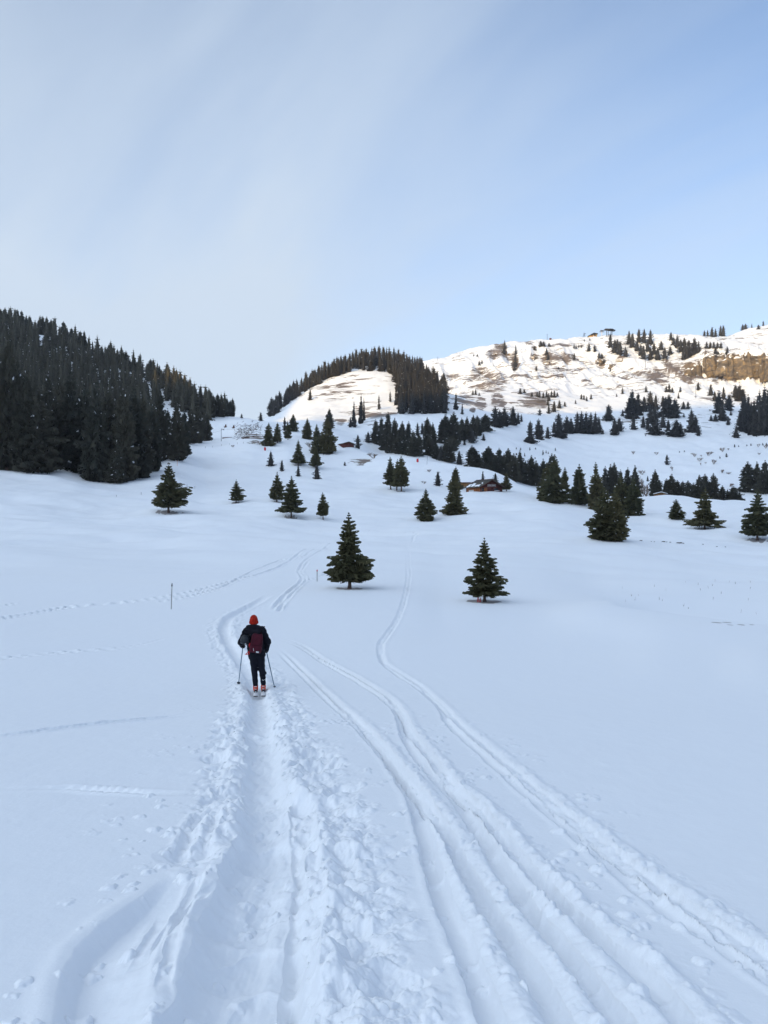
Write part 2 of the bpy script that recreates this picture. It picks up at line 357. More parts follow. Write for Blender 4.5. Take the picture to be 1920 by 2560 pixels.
# ---- what lies bare of snow on the far slopes
BARE = np.zeros_like(Z); ROCK = np.zeros_like(Z); SOIL = np.zeros_like(Z)
inview = (np.abs(thr)[:, None] < .52) & (rows[None] > 500)
def blob(A, cx, cy, rx, ry, s, zone=(800, 2600)):
    ii = np.where(np.abs(SXV[:, 0]-cx) < rx*1.8)[0]
    ii = ii[np.abs(thr[ii]) < .6]
    if not len(ii): return
    a, b = ii[0], ii[-1]+1
    d = ((SXV[a:b]-cx)/rx)**2+((SYV[a:b]-cy)/ry)**2
    v = s*np.exp(-d**1.5*.8)*((rows > zone[0]) & (rows < zone[1]))[None]
    A[a:b] = np.maximum(A[a:b], v)
q5 = lambda x, y: (915.9+x/4.571, 691.3+y/4.571)
q6 = lambda x, y: (1278.8+x/4.363, 674+y/4.363)
z1 = lambda x, y: (x/3.0, 622.1+y/3.0)
z2 = lambda x, y: (518.5+x/3.0, 708.5+y/3.0)
z3 = lambda x, y: (1019.6+x/2.5946, 674+y/2.5946)
for x, y, rx, ry, s in [(720, 770, 70, 55, .95), (780, 810, 40, 40, .95), (560, 820, 55, 60, .85), (480, 885, 30, 25, .9), (1040, 835, 35, 28, .9), (890, 820, 50, 14, .85), (600, 600, 260, 120, .52),
        (560, 520, 120, 50, .60), (740, 250, 60, 60, .62), (700, 340, 100, 60, .62), (820, 350, 90, 30, .66), (900, 420, 40, 110, .72), (1080, 360, 45, 32, .75), (1220, 400, 60, 90, .62), (1400, 420, 200, 110, .47),
        (1080, 800, 200, 80, .60), (300, 560, 140, 40, .5), (640, 690, 180, 40, .55), (1610, 600, 70, 20, .6), (1100, 560, 400, 60, .40), (400, 780, 140, 90, .45), (1040, 230, 60, 18, .6), (1330, 280, 120, 60, .42), (250, 700, 60, 60, .5)]:
    blob(BARE, *q5(x, y), rx/4.571, ry/4.571, s)
for k in range(7): blob(BARE, *q6(690+k*32, 465+k*28), 9, 7, .95)
for x, y, rx, ry, s in [(600, 590, 200, 50, .55), (1150, 600, 180, 50, .58), (270, 430, 60, 40, .6), (700, 640, 200, 40, .5), (1230, 190, 80, 20, .55), (1320, 130, 80, 25, .6), (1400, 250, 260, 5, .8), (1080, 350, 60, 30, .6), (300, 600, 250, 60, .42), (1300, 640, 200, 22, .6), (100, 500, 60, 40, .6), (900, 640, 100, 40, .55)]:
    blob(BARE, *q6(x, y), rx/4.363, ry/4.363, s)
for x, y, rx, ry, s in [(930, 540, 75, 75, 1.0), (1010, 520, 40, 70, .95), (80, 465, 50, 45, .95), (195, 500, 38, 20, .85), (1170, 500, 70, 90, 1.0)]:
    blob(ROCK, *q6(x, y), rx/4.363, ry/4.363, s)
for x, y, rx, ry, s_ in [(790, 280, 40, 55, .8), (700, 350, 60, 30, .7), (905, 420, 35, 80, .85), (1080, 365, 38, 30, .8), (1220, 390, 40, 70, .75), (830, 360, 60, 20, .7), (1090, 270, 40, 25, .7), (1480, 350, 30, 30, .65), (560, 520, 60, 25, .6), (1160, 790, 90, 45, .55)]:
    blob(ROCK, *q5(x, y), rx/4.571, ry/4.571, s_)
for x in range(1200, 1760, 70): blob(ROCK, *q6(x, 515), 110/4.363, 125/4.363, 1.05, (1600, 1760))
for x, y, rx, ry, s in [(650, 600, 45, 28, .62), (900, 570, 110, 32, .52), (850, 500, 160, 100, .36), (750, 350, 250, 90, .27), (560, 440, 200, 100, .24), (1000, 330, 90, 60, .32), (640, 260, 80, 40, .33), (900, 640, 120, 30, .34)]:
    blob(BARE, *z2(x, y), rx/3, ry/3, s)
for x, y, rx, ry, s in [(760, 870, 90, 25, .33), (600, 815, 60, 14, .42), (800, 1000, 90, 12, .40), (1180, 920, 60, 16, .40), (90, 700, 90, 25, .42), (100, 745, 60, 15, .42)]:
    blob(BARE, *z2(x, y), rx/3, ry/3, s, (300, 760))
BARE = np.clip(BARE*1.12+.10*(BARE > .05), 0, 1)
BARE[:, jf:] *= .95+.55*fbm(FX/70, FY/70, 3)
BARE = np.minimum(BARE, .70)
BARE[:, jf:] = np.maximum(BARE[:, jf:], .30*sstep(1000, 1150, rows[jf:])[None]*(np.abs(thr) < .6)[:, None]*(.9+.8*fbm(FX/110, FY/110, 3)))
for x, y, rx, ry in [(1800, 1556.5, 40, 1.6), (1850, 1562, 50, 1.2)]:
    blob(SOIL, x/1.1573, y/1.1573, rx/1.1573, ry/1.1573, .9, (30, 60))

# ------------------------------------------------------------------ tracks in the snow (real relief)
FIN = Z.copy()
jn = int(np.searchsorted(rows, 190)); a0, a1 = int(np.searchsorted(ths, -31)), int(np.searchsorted(ths, 31))
sub = (slice(a0, a1), slice(0, jn))
PX = RX[sub]; PY = RY[sub]; DZ = np.zeros_like(PX); WARP = fbm(PX*2.6, PY*2.6, 3)
def trackline(pts, step=.35):
    w = [hit(x, y) for x, y in pts]; P = np.array([(p.x, p.y) for p in w])
    if P[0, 1] > P[-1, 1]: P = P[::-1]
    d = np.concatenate([[0], np.cumsum(np.linalg.norm(np.diff(P, axis=0), axis=1))])
    n = max(8, int(min(d[-1]/step, 140)))
    # finer steps close by
    q = d[-1]*(np.linspace(0, 1, n)**1.6)
    return np.stack([pchip(d, P[:, 0], q), pchip(d, P[:, 1], q)], 1)
def lateral(line, reach):
    """signed sideways distance (right positive) and arc position of every near vertex to a line"""
    D = np.full(PX.shape, 1e3); A = np.zeros_like(PX)
    s = 0.
    for p, q in zip(line[:-1], line[1:]):
        e = q-p; L = math.hypot(*e)
        if L < 1e-6: continue
        m = (PX > min(p[0], q[0])-reach) & (PX < max(p[0], q[0])+reach) & (PY > min(p[1], q[1])-reach) & (PY < max(p[1], q[1])+reach)
        if m.any():
            vx = PX[m]-p[0]; vy = PY[m]-p[1]; t = np.clip((vx*e[0]+vy*e[1])/L/L, 0, 1)
            dx = vx-t*e[0]; dy = vy-t*e[1]; dd = np.hypot(dx, dy)*np.sign(vx*e[1]-vy*e[0]+1e-12)
            better = np.abs(dd) < np.abs(D[m]); Dm = D[m]; Am = A[m]
            Dm[better] = dd[better]; Am[better] = (s+t*L)[better]; D[m] = Dm; A[m] = Am
        s += L
    return D, A, s
def sk(x, y, z=7):    # positions read off two enlarged near quarters
    ox = 0 if z == 7 else 960
    return ((ox+x*.5787)/1.1573, (1800+y*.5787)/1.1573)
# skin track: broad trough
T1 = [(500, 2300), (505, 2212), (520, 2120), (536, 2050), (552, 1960), (567, 1880), (577, 1820), (577, 1760), (572, 1700), (568, 1640), (563, 1570), (560, 1510), (545, 1462), (520, 1425), (497, 1390), (486, 1365), (487, 1347), (500, 1331), (530, 1315), (560, 1299), (580, 1287), (600, 1280)]
L1 = trackline(T1)
D1, A1, S1 = lateral(L1, 2.6)
RR = np.hypot(PX, PY)
def trough(D, w, depth, warp=.05):
    d = np.abs(D+warp*WARP)/w
    return -depth*np.clip(1-d**3, 0, 1)**.8
fade = sstep(S1, S1-8, A1)
DZ += fade*trough(D1, .21+.10*sstep(7, 3, RR), .135, .08)
# broken snow on both sides of it
ed = WARP*.22+.12*fbm(PX*7, PY*7, 2)
left_b = sstep(-.72, -.5, D1+ed)*sstep(-.17, -.25, D1+ed*.3)
right_b = sstep(.18, .28, D1+ed*.3)*sstep(.95, .62, D1+ed)
band = (left_b*sstep(4.6, 6.5, RR)+right_b)*sstep(40, 24, A1)*sstep(.7, 1.6, PY)
rag = lumps(PX, PY, .17, .8, 1)*.070+lumps(PX, PY, .09, .8, 2)*.030+lumps(PX, PY, .045, .8, 4)*.010+lumps(PX, PY, .32, .5, 3)*.085+fbm(PX*4, PY*4, 5, .55)*.060
DZ += band*(rag*.66-.03)
holes = lumps(PX, PY, .42, .35, 5)
DZ -= np.clip(band+.55*sstep(.9, .5, np.abs(D1)), 0, 1)*sstep(16, 12, RR)*holes*.10
DZ += sstep(.30, .12, np.abs(D1))*(.016*fbm(PX*5, PY*2.2, 4)+.010*fbm(PX*16, PY*5, 2))*sstep(30, 14, RR)
# berm
DZ += fade*.035*np.exp(-((np.abs(D1)-.33)/.09)**2)
# stray clods further out
fr = sstep(1.9, .8, np.abs(D1-.2))*sstep(20, 12, RR)
DZ += fr*lumps(PX, PY, .075, .14, 8)*.035*sstep(-.1, .15, fbm(PX*1.1, PY*1.1, 2))
# second, shallower channel to the right of the trough and small ridges
for pts, w, dep in [([(640, 2212), (645, 2120), (655, 2040), (665, 1960), (668, 1900), (660, 1840), (655, 1780), (645, 1720)], .10, .07),
                    ([sk(690, 1250), sk(712, 1080), sk(760, 930), sk(800, 800), sk(850, 700), sk(880, 640)], .035, .03),
                    ([sk(640, 1060), sk(730, 900), sk(800, 820), sk(980, 690)], .035, .03),
                    ([sk(550, 1090), sk(650, 950), sk(720, 780)], .05, .025),
                    ([sk(760, 610), sk(800, 530), sk(850, 430), sk(905, 380)], .05, .035),
                    ([sk(880, 580), sk(910, 480), sk(950, 400)], .04, .03)]:
    l = trackline(pts); D, A, s = lateral(l, .6)
    DZ += trough(D, w, dep, .03)*sstep(0, .4, A)*sstep(s, s-.4, A)+.4*dep*np.exp(-((np.abs(D)-w*1.6)/(w*.6))**2)*sstep(0, .4, A)*sstep(s, s-.4, A)
# edge of the trampled patch, bottom left
l = trackline([sk(235, 1400), sk(250, 1300), sk(262, 1150), sk(300, 1030), sk(385, 930), sk(500, 850), sk(600, 780), sk(690, 700), sk(760, 640)])
D, A, s = lateral(l, 1.4)
DZ += (-.09*sstep(-.02, .07, D+.02*WARP)*sstep(.42, .07, D)+.018*np.exp(-((D+.06)/.06)**2))*sstep(s, s-.8, A)*sstep(s+.01, s-.3, A)
DZ += sstep(.1, .3, D)*sstep(.95, .5, D)*(.022*fbm(PX*4, PY*4, 3))*sstep(s, s-.6, A)
# downhill ski tracks: single grooves with a soft ridge on the right-hand side
G = [
 [sk(520, 1400, 8), sk(450, 1250, 8), sk(385, 1100, 8), sk(330, 950, 8), sk(265, 800, 8), sk(210, 650, 8), sk(170, 480, 8), sk(130, 350, 8), sk(60, 240, 8), sk(-30, 120, 8), (772, 1570), (735, 1537), (695, 1501), (650, 1456), (620, 1428), (592, 1400)],
 [sk(820, 1400, 8), sk(750, 1300, 8), sk(620, 1080, 8), sk(480, 880, 8), sk(370, 700, 8), sk(300, 560, 8), sk(230, 440, 8), sk(150, 320, 8), sk(80, 230, 8), sk(-10, 110, 8), (783, 1566), (745, 1532), (705, 1496), (660, 1452), (630, 1424), (600, 1398)],
 [sk(1090, 1400, 8), sk(1010, 1300, 8), sk(860, 1110, 8), sk(740, 960, 8), sk(640, 840, 8), sk(500, 640, 8), sk(420, 500, 8), sk(330, 370, 8), sk(210, 240, 8), sk(100, 90, 8), (858, 1540), (825, 1507), (765, 1468), (700, 1432), (640, 1394), (592, 1378)],
 [sk(1390, 1400, 8), sk(1290, 1300, 8), sk(1120, 1110, 8), sk(900, 930, 8), sk(720, 760, 8), sk(560, 580, 8), sk(430, 410, 8), sk(300, 290, 8), sk(200, 160, 8), sk(120, 60, 8), (868, 1538), (836, 1504), (776, 1465), (708, 1429), (646, 1391), (598, 1375)],
 [sk(1900, 1260, 8), sk(1659, 1115, 8), sk(1400, 935, 8), sk(1180, 800, 8), sk(1000, 645, 8), sk(790, 460, 8), sk(640, 335, 8), sk(420, 140, 8), sk(270, 0, 8), (955, 1533), (905, 1487), (855, 1455), (822, 1425), (818, 1395), (832, 1372), (858, 1332), (873, 1285), (880, 1240), (878, 1200), (880, 1160)],
 [sk(1900, 1190, 8), sk(1659, 1040, 8), sk(1450, 905, 8), sk(1250, 770, 8), sk(1070, 640, 8), sk(850, 460, 8), sk(690, 330, 8), sk(470, 140, 8), sk(310, 0, 8), (962, 1530), (912, 1484), (862, 1452), (828, 1425), (825, 1396), (839, 1373), (864, 1332), (879, 1285), (886, 1240), (884, 1200), (886, 1160)],
]
for k, pts in enumerate(G):
    l = trackline(pts); D, A, s = lateral(l, 1.0)
    g = sstep(s, s*.55, A) if k >= 4 else sstep(s, s-5, A)
    dep = .078 if k < 4 else .050
    wob = .020*fbm(PX*2.2+k, PY*2.2, 4)+.005*perlin(PX*24+k*3, PY*24)
    Dw = D+wob
    w = .062
    prof = -dep*np.clip(1-(np.abs(Dw)/w)**4.5, 0, 1)**.6*(.9+.5*fbm(A*.5+k*7, D*0, 2))
    # right bank: rounded pushed-up ridge, with clods
    rb = np.exp(-((Dw-.125)/.055)**2); lb = np.exp(-((Dw+.085)/.03)**2)
    clod = 1+.75*fbm(PX*3.7, PY*3.7+k, 5, .6)
    prof += ((.034 if k < 4 else .024)*rb*clod+.010*lb)*(.45+.55*sstep(14, 5, RR))
    prof += sstep(.05, .12, Dw)*sstep(.30, .18, Dw)*lumps(PX, PY, .07, .4, 11+k)*.020*sstep(14, 3.5, RR)
    DZ += prof*np.where(k >= 4, .45+.55*g, g)
# clods thrown beside the ski tracks
for k in (1, 3, 4):
    l = trackline(G[k]); D, A, s = lateral(l, 1.2)
    DZ += sstep(.8, .15, np.abs(D-.1))*lumps(PX, PY, .08, .13, 20+k)*.035*sstep(-.05, .2, fbm(PX*1.2+k, PY*1.2, 2))*sstep(16, 10, RR)
# older, fainter tracks
OLD = [([(-120, 1356), (0, 1336), (60, 1326), (150, 1311), (270, 1301), (400, 1281), (470, 1264), (560, 1240), (620, 1215), (700, 1186), (760, 1162), (800, 1146), (840, 1132), (890, 1106)], .16, .07),
       ([(330, 1302), (400, 1290), (480, 1268), (560, 1228), (600, 1212), (660, 1200), (710, 1182)], .13, .055),
       ([(590, 1318), (605, 1298), (650, 1256), (646, 1232), (660, 1210), (700, 1188)], .13, .06), ([(600, 1322), (618, 1298), (662, 1254), (690, 1246), (715, 1236)], .11, .05), ([(603, 1322), (612, 1298), (657, 1257), (652, 1232), (666, 1211)], .11, .045),
       ([(-120, 1602), (0, 1590), (120, 1576), (180, 1568), (250, 1560), (350, 1550), (440, 1540)], .09, .032), ([(-120, 1706), (0, 1703), (150, 1703), (300, 1712), (430, 1716), (500, 1726)], .08, .026),
       ([(-120, 1432), (0, 1422), (150, 1408), (290, 1396), (360, 1378)], .095, .035), ([(0, 1310), (40, 1302)], .1, .05),
       ([(780, 1082), (820, 1098), (870, 1118), (905, 1140)], .2, .09), ([(870, 1150), (900, 1151), (890, 1172)], .2, .08)]
for pts, w, dep in OLD:
    dep *= 1.5 if w > .1 else 2.0
    l = trackline(pts, .8); D, A, s = lateral(l, 1.0)
    brk = (.55 if w > .1 else .2)+(.45 if w > .1 else .8)*sstep(-.15, .1, fbm(A*.35+dep*91, D*0+w*37, 2))
    e = sstep(0, 1.5, A)*sstep(s, s-1.5, A)
    DZ += e*brk*(trough(D, w, dep, .05)+.5*dep*np.exp(-((np.abs(D)-w*1.5)/(w*.5))**2)*(1+.6*fbm(PX*6, PY*6, 2)))
# wind texture on the open snow
DZ += .010*fbm(PX*.9, PY*.55, 4)*sstep(2, 6, RR)+.0035*fbm(PX*5, PY*3.2, 3)*sstep(40, 8, RR)
FIN[sub] += DZ

# ------------------------------------------------------------------ vegetation: spruce models
def foliage_mat(name, a, b_, snow=False):
    m = bpy.data.materials.new(name); m.use_nodes = True; N = m.node_tree.nodes; L = m.node_tree.links; b = N['Principled BSDF']
    b.inputs['Roughness'].default_value = .75; b.inputs['Specular IOR Level'].default_value = .12
    tc = N.new('ShaderNodeTexCoord'); n = N.new('ShaderNodeTexNoise'); L.new(tc.outputs['Object'], n.inputs['Vector']); n.inputs['Scale'].default_value = 7; n.inputs['Detail'].default_value = 4
    oi = N.new('ShaderNodeObjectInfo')
    ad = N.new('ShaderNodeMath'); ad.operation = 'MULTIPLY_ADD'; L.new(oi.outputs['Random'], ad.inputs[0]); ad.inputs[1].default_value = .35; L.new(n.outputs['Fac'], ad.inputs[2])
    r = N.new('ShaderNodeMapRange'); L.new(ad.outputs[0], r.inputs[0]); r.inputs[1].default_value = .4; r.inputs[2].default_value = .95
    mx = N.new('ShaderNodeMix'); mx.data_type = 'RGBA'; L.new(r.outputs[0], mx.inputs[0]); mx.inputs[6].default_value = (*a, 1); mx.inputs[7].default_value = (*b_, 1)
    L.new(mx.outputs[2], b.inputs['Base Color'])
    return m
M_NEEDLE = foliage_mat('spruce_needles', (.056, .062, .036), (.115, .100, .050))
M_NEEDLE_FAR = foliage_mat('spruce_needles_forest', (.042, .045, .037), (.070, .064, .046))
M_NEEDLE_HILL = foliage_mat('spruce_needles_high', (.028, .029, .029), (.046, .042, .036))
M_BARK = mat('bark', (.075, .052, .045), .9, .1, noise=((.12, .085, .07), 14, (1, 1, .25)), bump=(.5, 14, .02))
M_TWIG = mat('bare_twigs', (.16, .12, .095), .9, .1)
M_SHRUB = mat('pale_bare_branches', (.24, .185, .15), .9, .1)
M_SNOWCLUMP = mat('snow_clump', (.87, .89, .92), .6, .2)

def spruce(seed, whorls=27, nb=9, st=5, z0=.06, power=.85, ragged=.22, snow=.05, density=1.0, inner=True):
    R = np.random.default_rng(seed); V = []; F = []; MI = []
    def tri(a, b, c, m=0):
        i = len(V); V.extend([a, b, c]); F.append((i, i+1, i+2)); MI.append(m)
    lob = R.uniform(0, 2*PI); ph = R.uniform(0, 6.28, 4); drm = R.uniform(.55, 1.7); power = power*R.uniform(.85, 1.2); wa = R.uniform(.08, .2)
    for w in range(whorls):
        t = (w+R.uniform(-.35, .35))/(whorls-1); t = min(max(t, 0), .985)
        z = z0+(1-z0)*t
        env = .5*(1-t)**power*(1-.35*math.exp(-((t)/.05)**2))
        env *= 1+wa*math.sin(9*t+ph[0])+.08*math.sin(21*t+ph[1])
        env = max(env, .012)
        n = max(4, int(round(nb*(.55+.6*(1-t))*density)))
        a0_ = R.uniform(0, 2*PI)
        for k in range(n):
            az = a0_+2*PI*k/n+R.uniform(-.3, .3)
            ln = env*(1+ragged*R.uniform(-1, .75))*(1+.10*math.cos(az-lob+2*t))
            if R.random() < .07: continue
            if R.random() < .12: ln *= 1.20
            dx, dy = math.cos(az), math.sin(az); sx, sy = -dy, dx
            up = .035+.06*t; dr = -(.075*(1-t)+.01)*drm*R.uniform(.5, 1.4)*(.45+.55*min(t/.15, 1)); tip = .05*R.uniform(.3, 1.1)
            def P(s, o=0., h=0.): return (dx*ln*s+sx*o, dy*ln*s+sy*o, z+(up*s*.6+dr*s+tip*s*s*s)*(ln/.5+.12)+h)
            wd = .010+.012*(1-t)
            if t > .9: wd *= .5; ln *= .8
            # spine strip
            p0, p1, p2 = P(.1), P(.55), P(1.)
            tri((p0[0], p0[1], p0[2]+wd*.5), (p1[0], p1[1], p1[2]-wd), p2); tri(p0, (p1[0], p1[1], p1[2]+wd*.6), p2)
            sn = R.random() < snow
            ns = max(2, int(round(st*(.5+ln/.5*.6))))
            for q in range(ns):
                s = .22+.76*(q+R.uniform(.1, .9))/ns
                b0 = P(s)
                tl = ln*(.42*(1.12-s)+.10)*R.uniform(.7, 1.25)+.010
                for sg in (-1, 1):
                    fw = .75*tl; sd = sg*tl*.75
                    e = (b0[0]+dx*fw+sx*sd, b0[1]+dy*fw+sy*sd, b0[2]-.012-.35*tl*R.uniform(.1, .8)+.004)
                    mw = wd*R.uniform(.8, 1.5)
                    m1 = ((b0[0]+e[0])/2-sx*sg*0-dx*mw, (b0[1]+e[1])/2-dy*mw, (b0[2]+e[2])/2-mw*.9)
                    m2 = ((b0[0]+e[0])/2+dx*mw, (b0[1]+e[1])/2+dy*mw, (b0[2]+e[2])/2+mw*.4)
                    tri(b0, m1, e); tri(b0, e, m2)
                # hanging twig
                if t > .9: continue
                hl = (.022+.03*(1-t))*R.uniform(.6, 1.4)
                tri((b0[0]-dx*wd, b0[1]-dy*wd, b0[2]), (b0[0]+dx*wd*1.2, b0[1]+dy*wd*1.2, b0[2]), (b0[0]+R.uniform(-1, 1)*.01, b0[1]+R.uniform(-1, 1)*.01, b0[2]-hl))
            if sn:
                s0_ = R.uniform(.35, .7); s1_ = s0_+R.uniform(.12, .3); o = ln*R.uniform(.05, .12)+.005
                a = P(s0_, 0, .013); b = P(s1_, 0, .014); c = P((s0_+s1_)/2, -o, -.010); d = P((s0_+s1_)/2, o, -.010); e = P(s1_+.04, 0, -.006)
                tri(a, c, b, 1); tri(a, b, d, 1); tri(b, c, e, 1); tri(b, e, d, 1)
    # leader
    for k in range(3):
        a = R.uniform(0, 6.28); tri((.007*math.cos(a), .007*math.sin(a), .93), (-.007*math.cos(a), -.007*math.sin(a), .93), (0, 0, 1.02))
    if inner:   # dense, ragged heart of the crown
        nn = 9; lev = 9
        b = len(V)
        for i in range(lev):
            t = i/(lev-1); rr = .27*(1-t)**power+.004
            for k in range(nn):
                a = 2*PI*k/nn+i*.35; q = rr*R.uniform(.55, 1.15); V.append((q*math.cos(a), q*math.sin(a), z0+.02+(.93-z0)*t+R.uniform(-.012, .012)))
        for i in range(lev-1):
            for k in range(nn):
                k2 = (k+1) % nn; A, B, C_, D_ = b+i*nn+k, b+i*nn+k2, b+(i+1)*nn+k2, b+(i+1)*nn+k
                F.append((A, B, C_)); MI.append(0); F.append((A, C_, D_)); MI.append(0)
    return np.array(V), np.array(F), np.array(MI)
def trunk_mesh(r0):
    mb = MB(); n = 7
    mb.tube([(0, 0, -.03), (0, 0, .01), (.002, 0, .05), (0, .002, .4), (0, 0, .93)], [r0*1.7, r0*1.25, r0, r0*.6, r0*.12], n)
    return mesh_np('trunk', np.array(mb.v), [np.array(mb.f4), np.array(mb.f3)], M_BARK, smooth=True)

KIND = {}
def make_kind(name, n, needle, r0, **kw):
    out = []
    for k in range(n):
        V, F, MI = spruce(hash_seed(name)+k*7, **kw)
        out.append(mesh_np('crown', V, F, [needle, M_SNOWCLUMP], MI))
    KIND[name] = (out, trunk_mesh(r0))
def hash_seed(s): return sum(ord(c)*(i+3) for i, c in enumerate(s))
make_kind('field', 10, M_NEEDLE, .026, whorls=21, nb=12, st=6, z0=.13, ragged=.36, snow=.10)
make_kind('bushy', 8, M_NEEDLE, .022, whorls=26, nb=11, st=6, z0=.03, power=.66, ragged=.28, snow=.06)
make_kind('stem', 3, M_NEEDLE, .022, whorls=20, nb=10, st=6, z0=.18, power=.75, ragged=.30, snow=.04)
make_kind('tall', 6, M_NEEDLE_FAR, .014, whorls=34, nb=9, st=4, z0=.05, power=.62, ragged=.36, snow=.045)
make_kind('snowy', 4, M_NEEDLE_FAR, .014, whorls=34, nb=8, st=4, z0=.06, power=.66, ragged=.36, snow=.11)
make_kind('far', 6, M_NEEDLE_HILL, .016, whorls=20, nb=8, st=3, z0=.02, power=.60, ragged=.30, snow=.015)
make_kind('sparse', 2, M_TWIG, .014, whorls=22, nb=6, st=3, z0=.1, power=.8, ragged=.4, snow=.02, inner=False)
KSEQ = {}
WELLS = []
NTREE = [0]
def tree(x, base, top, w, kind, label, group=None, rmin=2.0, rmax=1e9, well=None, variant=None):
    p = hit(x, base, rmin, rmax); by = photo_y(p)
    h = max((by-top)/FS*p.y, .6); wd = w/FS*p.y
    return plant(p, h, wd, kind, label, group, well, variant)
SPECS = []
def plant(p, h, wd, kind, label, group=None, well=None, variant=None):
    SPECS.append(dict(p=p, h=h, w=wd, kind=kind, label=label, group=group, variant=variant, size=h/p.y))
    if well: WELLS.append((p.x, p.y, wd*.5*well))
def plant_now(s):
    p, h, wd, kind = s['p'], s['h'], s['w'], s['kind']
    cr, tr = KIND[kind]; k = KSEQ.get(kind, 0); KSEQ[kind] = k+1
    R = random.Random(1000+NTREE[0]); NTREE[0] += 1
    e = empty('spruce_tree', (p.x, p.y, p.z-.01*h), 0); e.rotation_euler = (R.uniform(-.02, .02), R.uniform(-.02, .02), R.uniform(0, 6.28))
    c = link('crown', cr[(k if s['variant'] is None else s['variant']) % len(cr)], e); c.scale = (wd, wd, h)
    t = link('trunk', tr, e); t.scale = (h*.9, h*.9, h)
    tag(e, s['label'], 'tree', s['group'])
ORD = ['first', 'second', 'third', 'fourth', 'fifth', 'sixth', 'seventh', 'eighth', 'ninth', 'tenth', 'eleventh', 'twelfth', 'thirteenth', 'fourteenth', 'fifteenth', 'sixteenth', 'seventeenth', 'eighteenth', 'nineteenth', 'twentieth']
ORD += ['twenty-'+o for o in ORD[:9]]+['thirtieth']+['thirty-'+o for o in ORD[:9]]+['fortieth']+['forty-'+o for o in ORD[:9]]+['fiftieth']+['fifty-'+o for o in ORD[:9]]
def plant_all(limit=300):
    """the trees that show largest become objects; the rest stand together as one mass"""
    big = sorted(SPECS, key=lambda s: -s['size'])
    solo, rest = big[:limit], big[limit:]
    byl = {}
    for s in solo: byl.setdefault(s['label'], []).append(s)
    for lab, ss in byl.items():
        if 1 < len(ss) <= 48 and 'block' not in lab:
            ss.sort(key=lambda s: s['p'].x/s['p'].y)
            for i, s in enumerate(ss):
                s['label'] = ('leftmost ' if i == 0 else 'rightmost ' if i == len(ss)-1 else ORD[i]+' from the left: ')+lab
    for s in solo: plant_now(s)
    join_trees('distant_spruces', [(s['p'], s['h'], s['w']) for s in rest], 'small far spruces dotted and clumped over the upper slopes and ridge', 'trees')

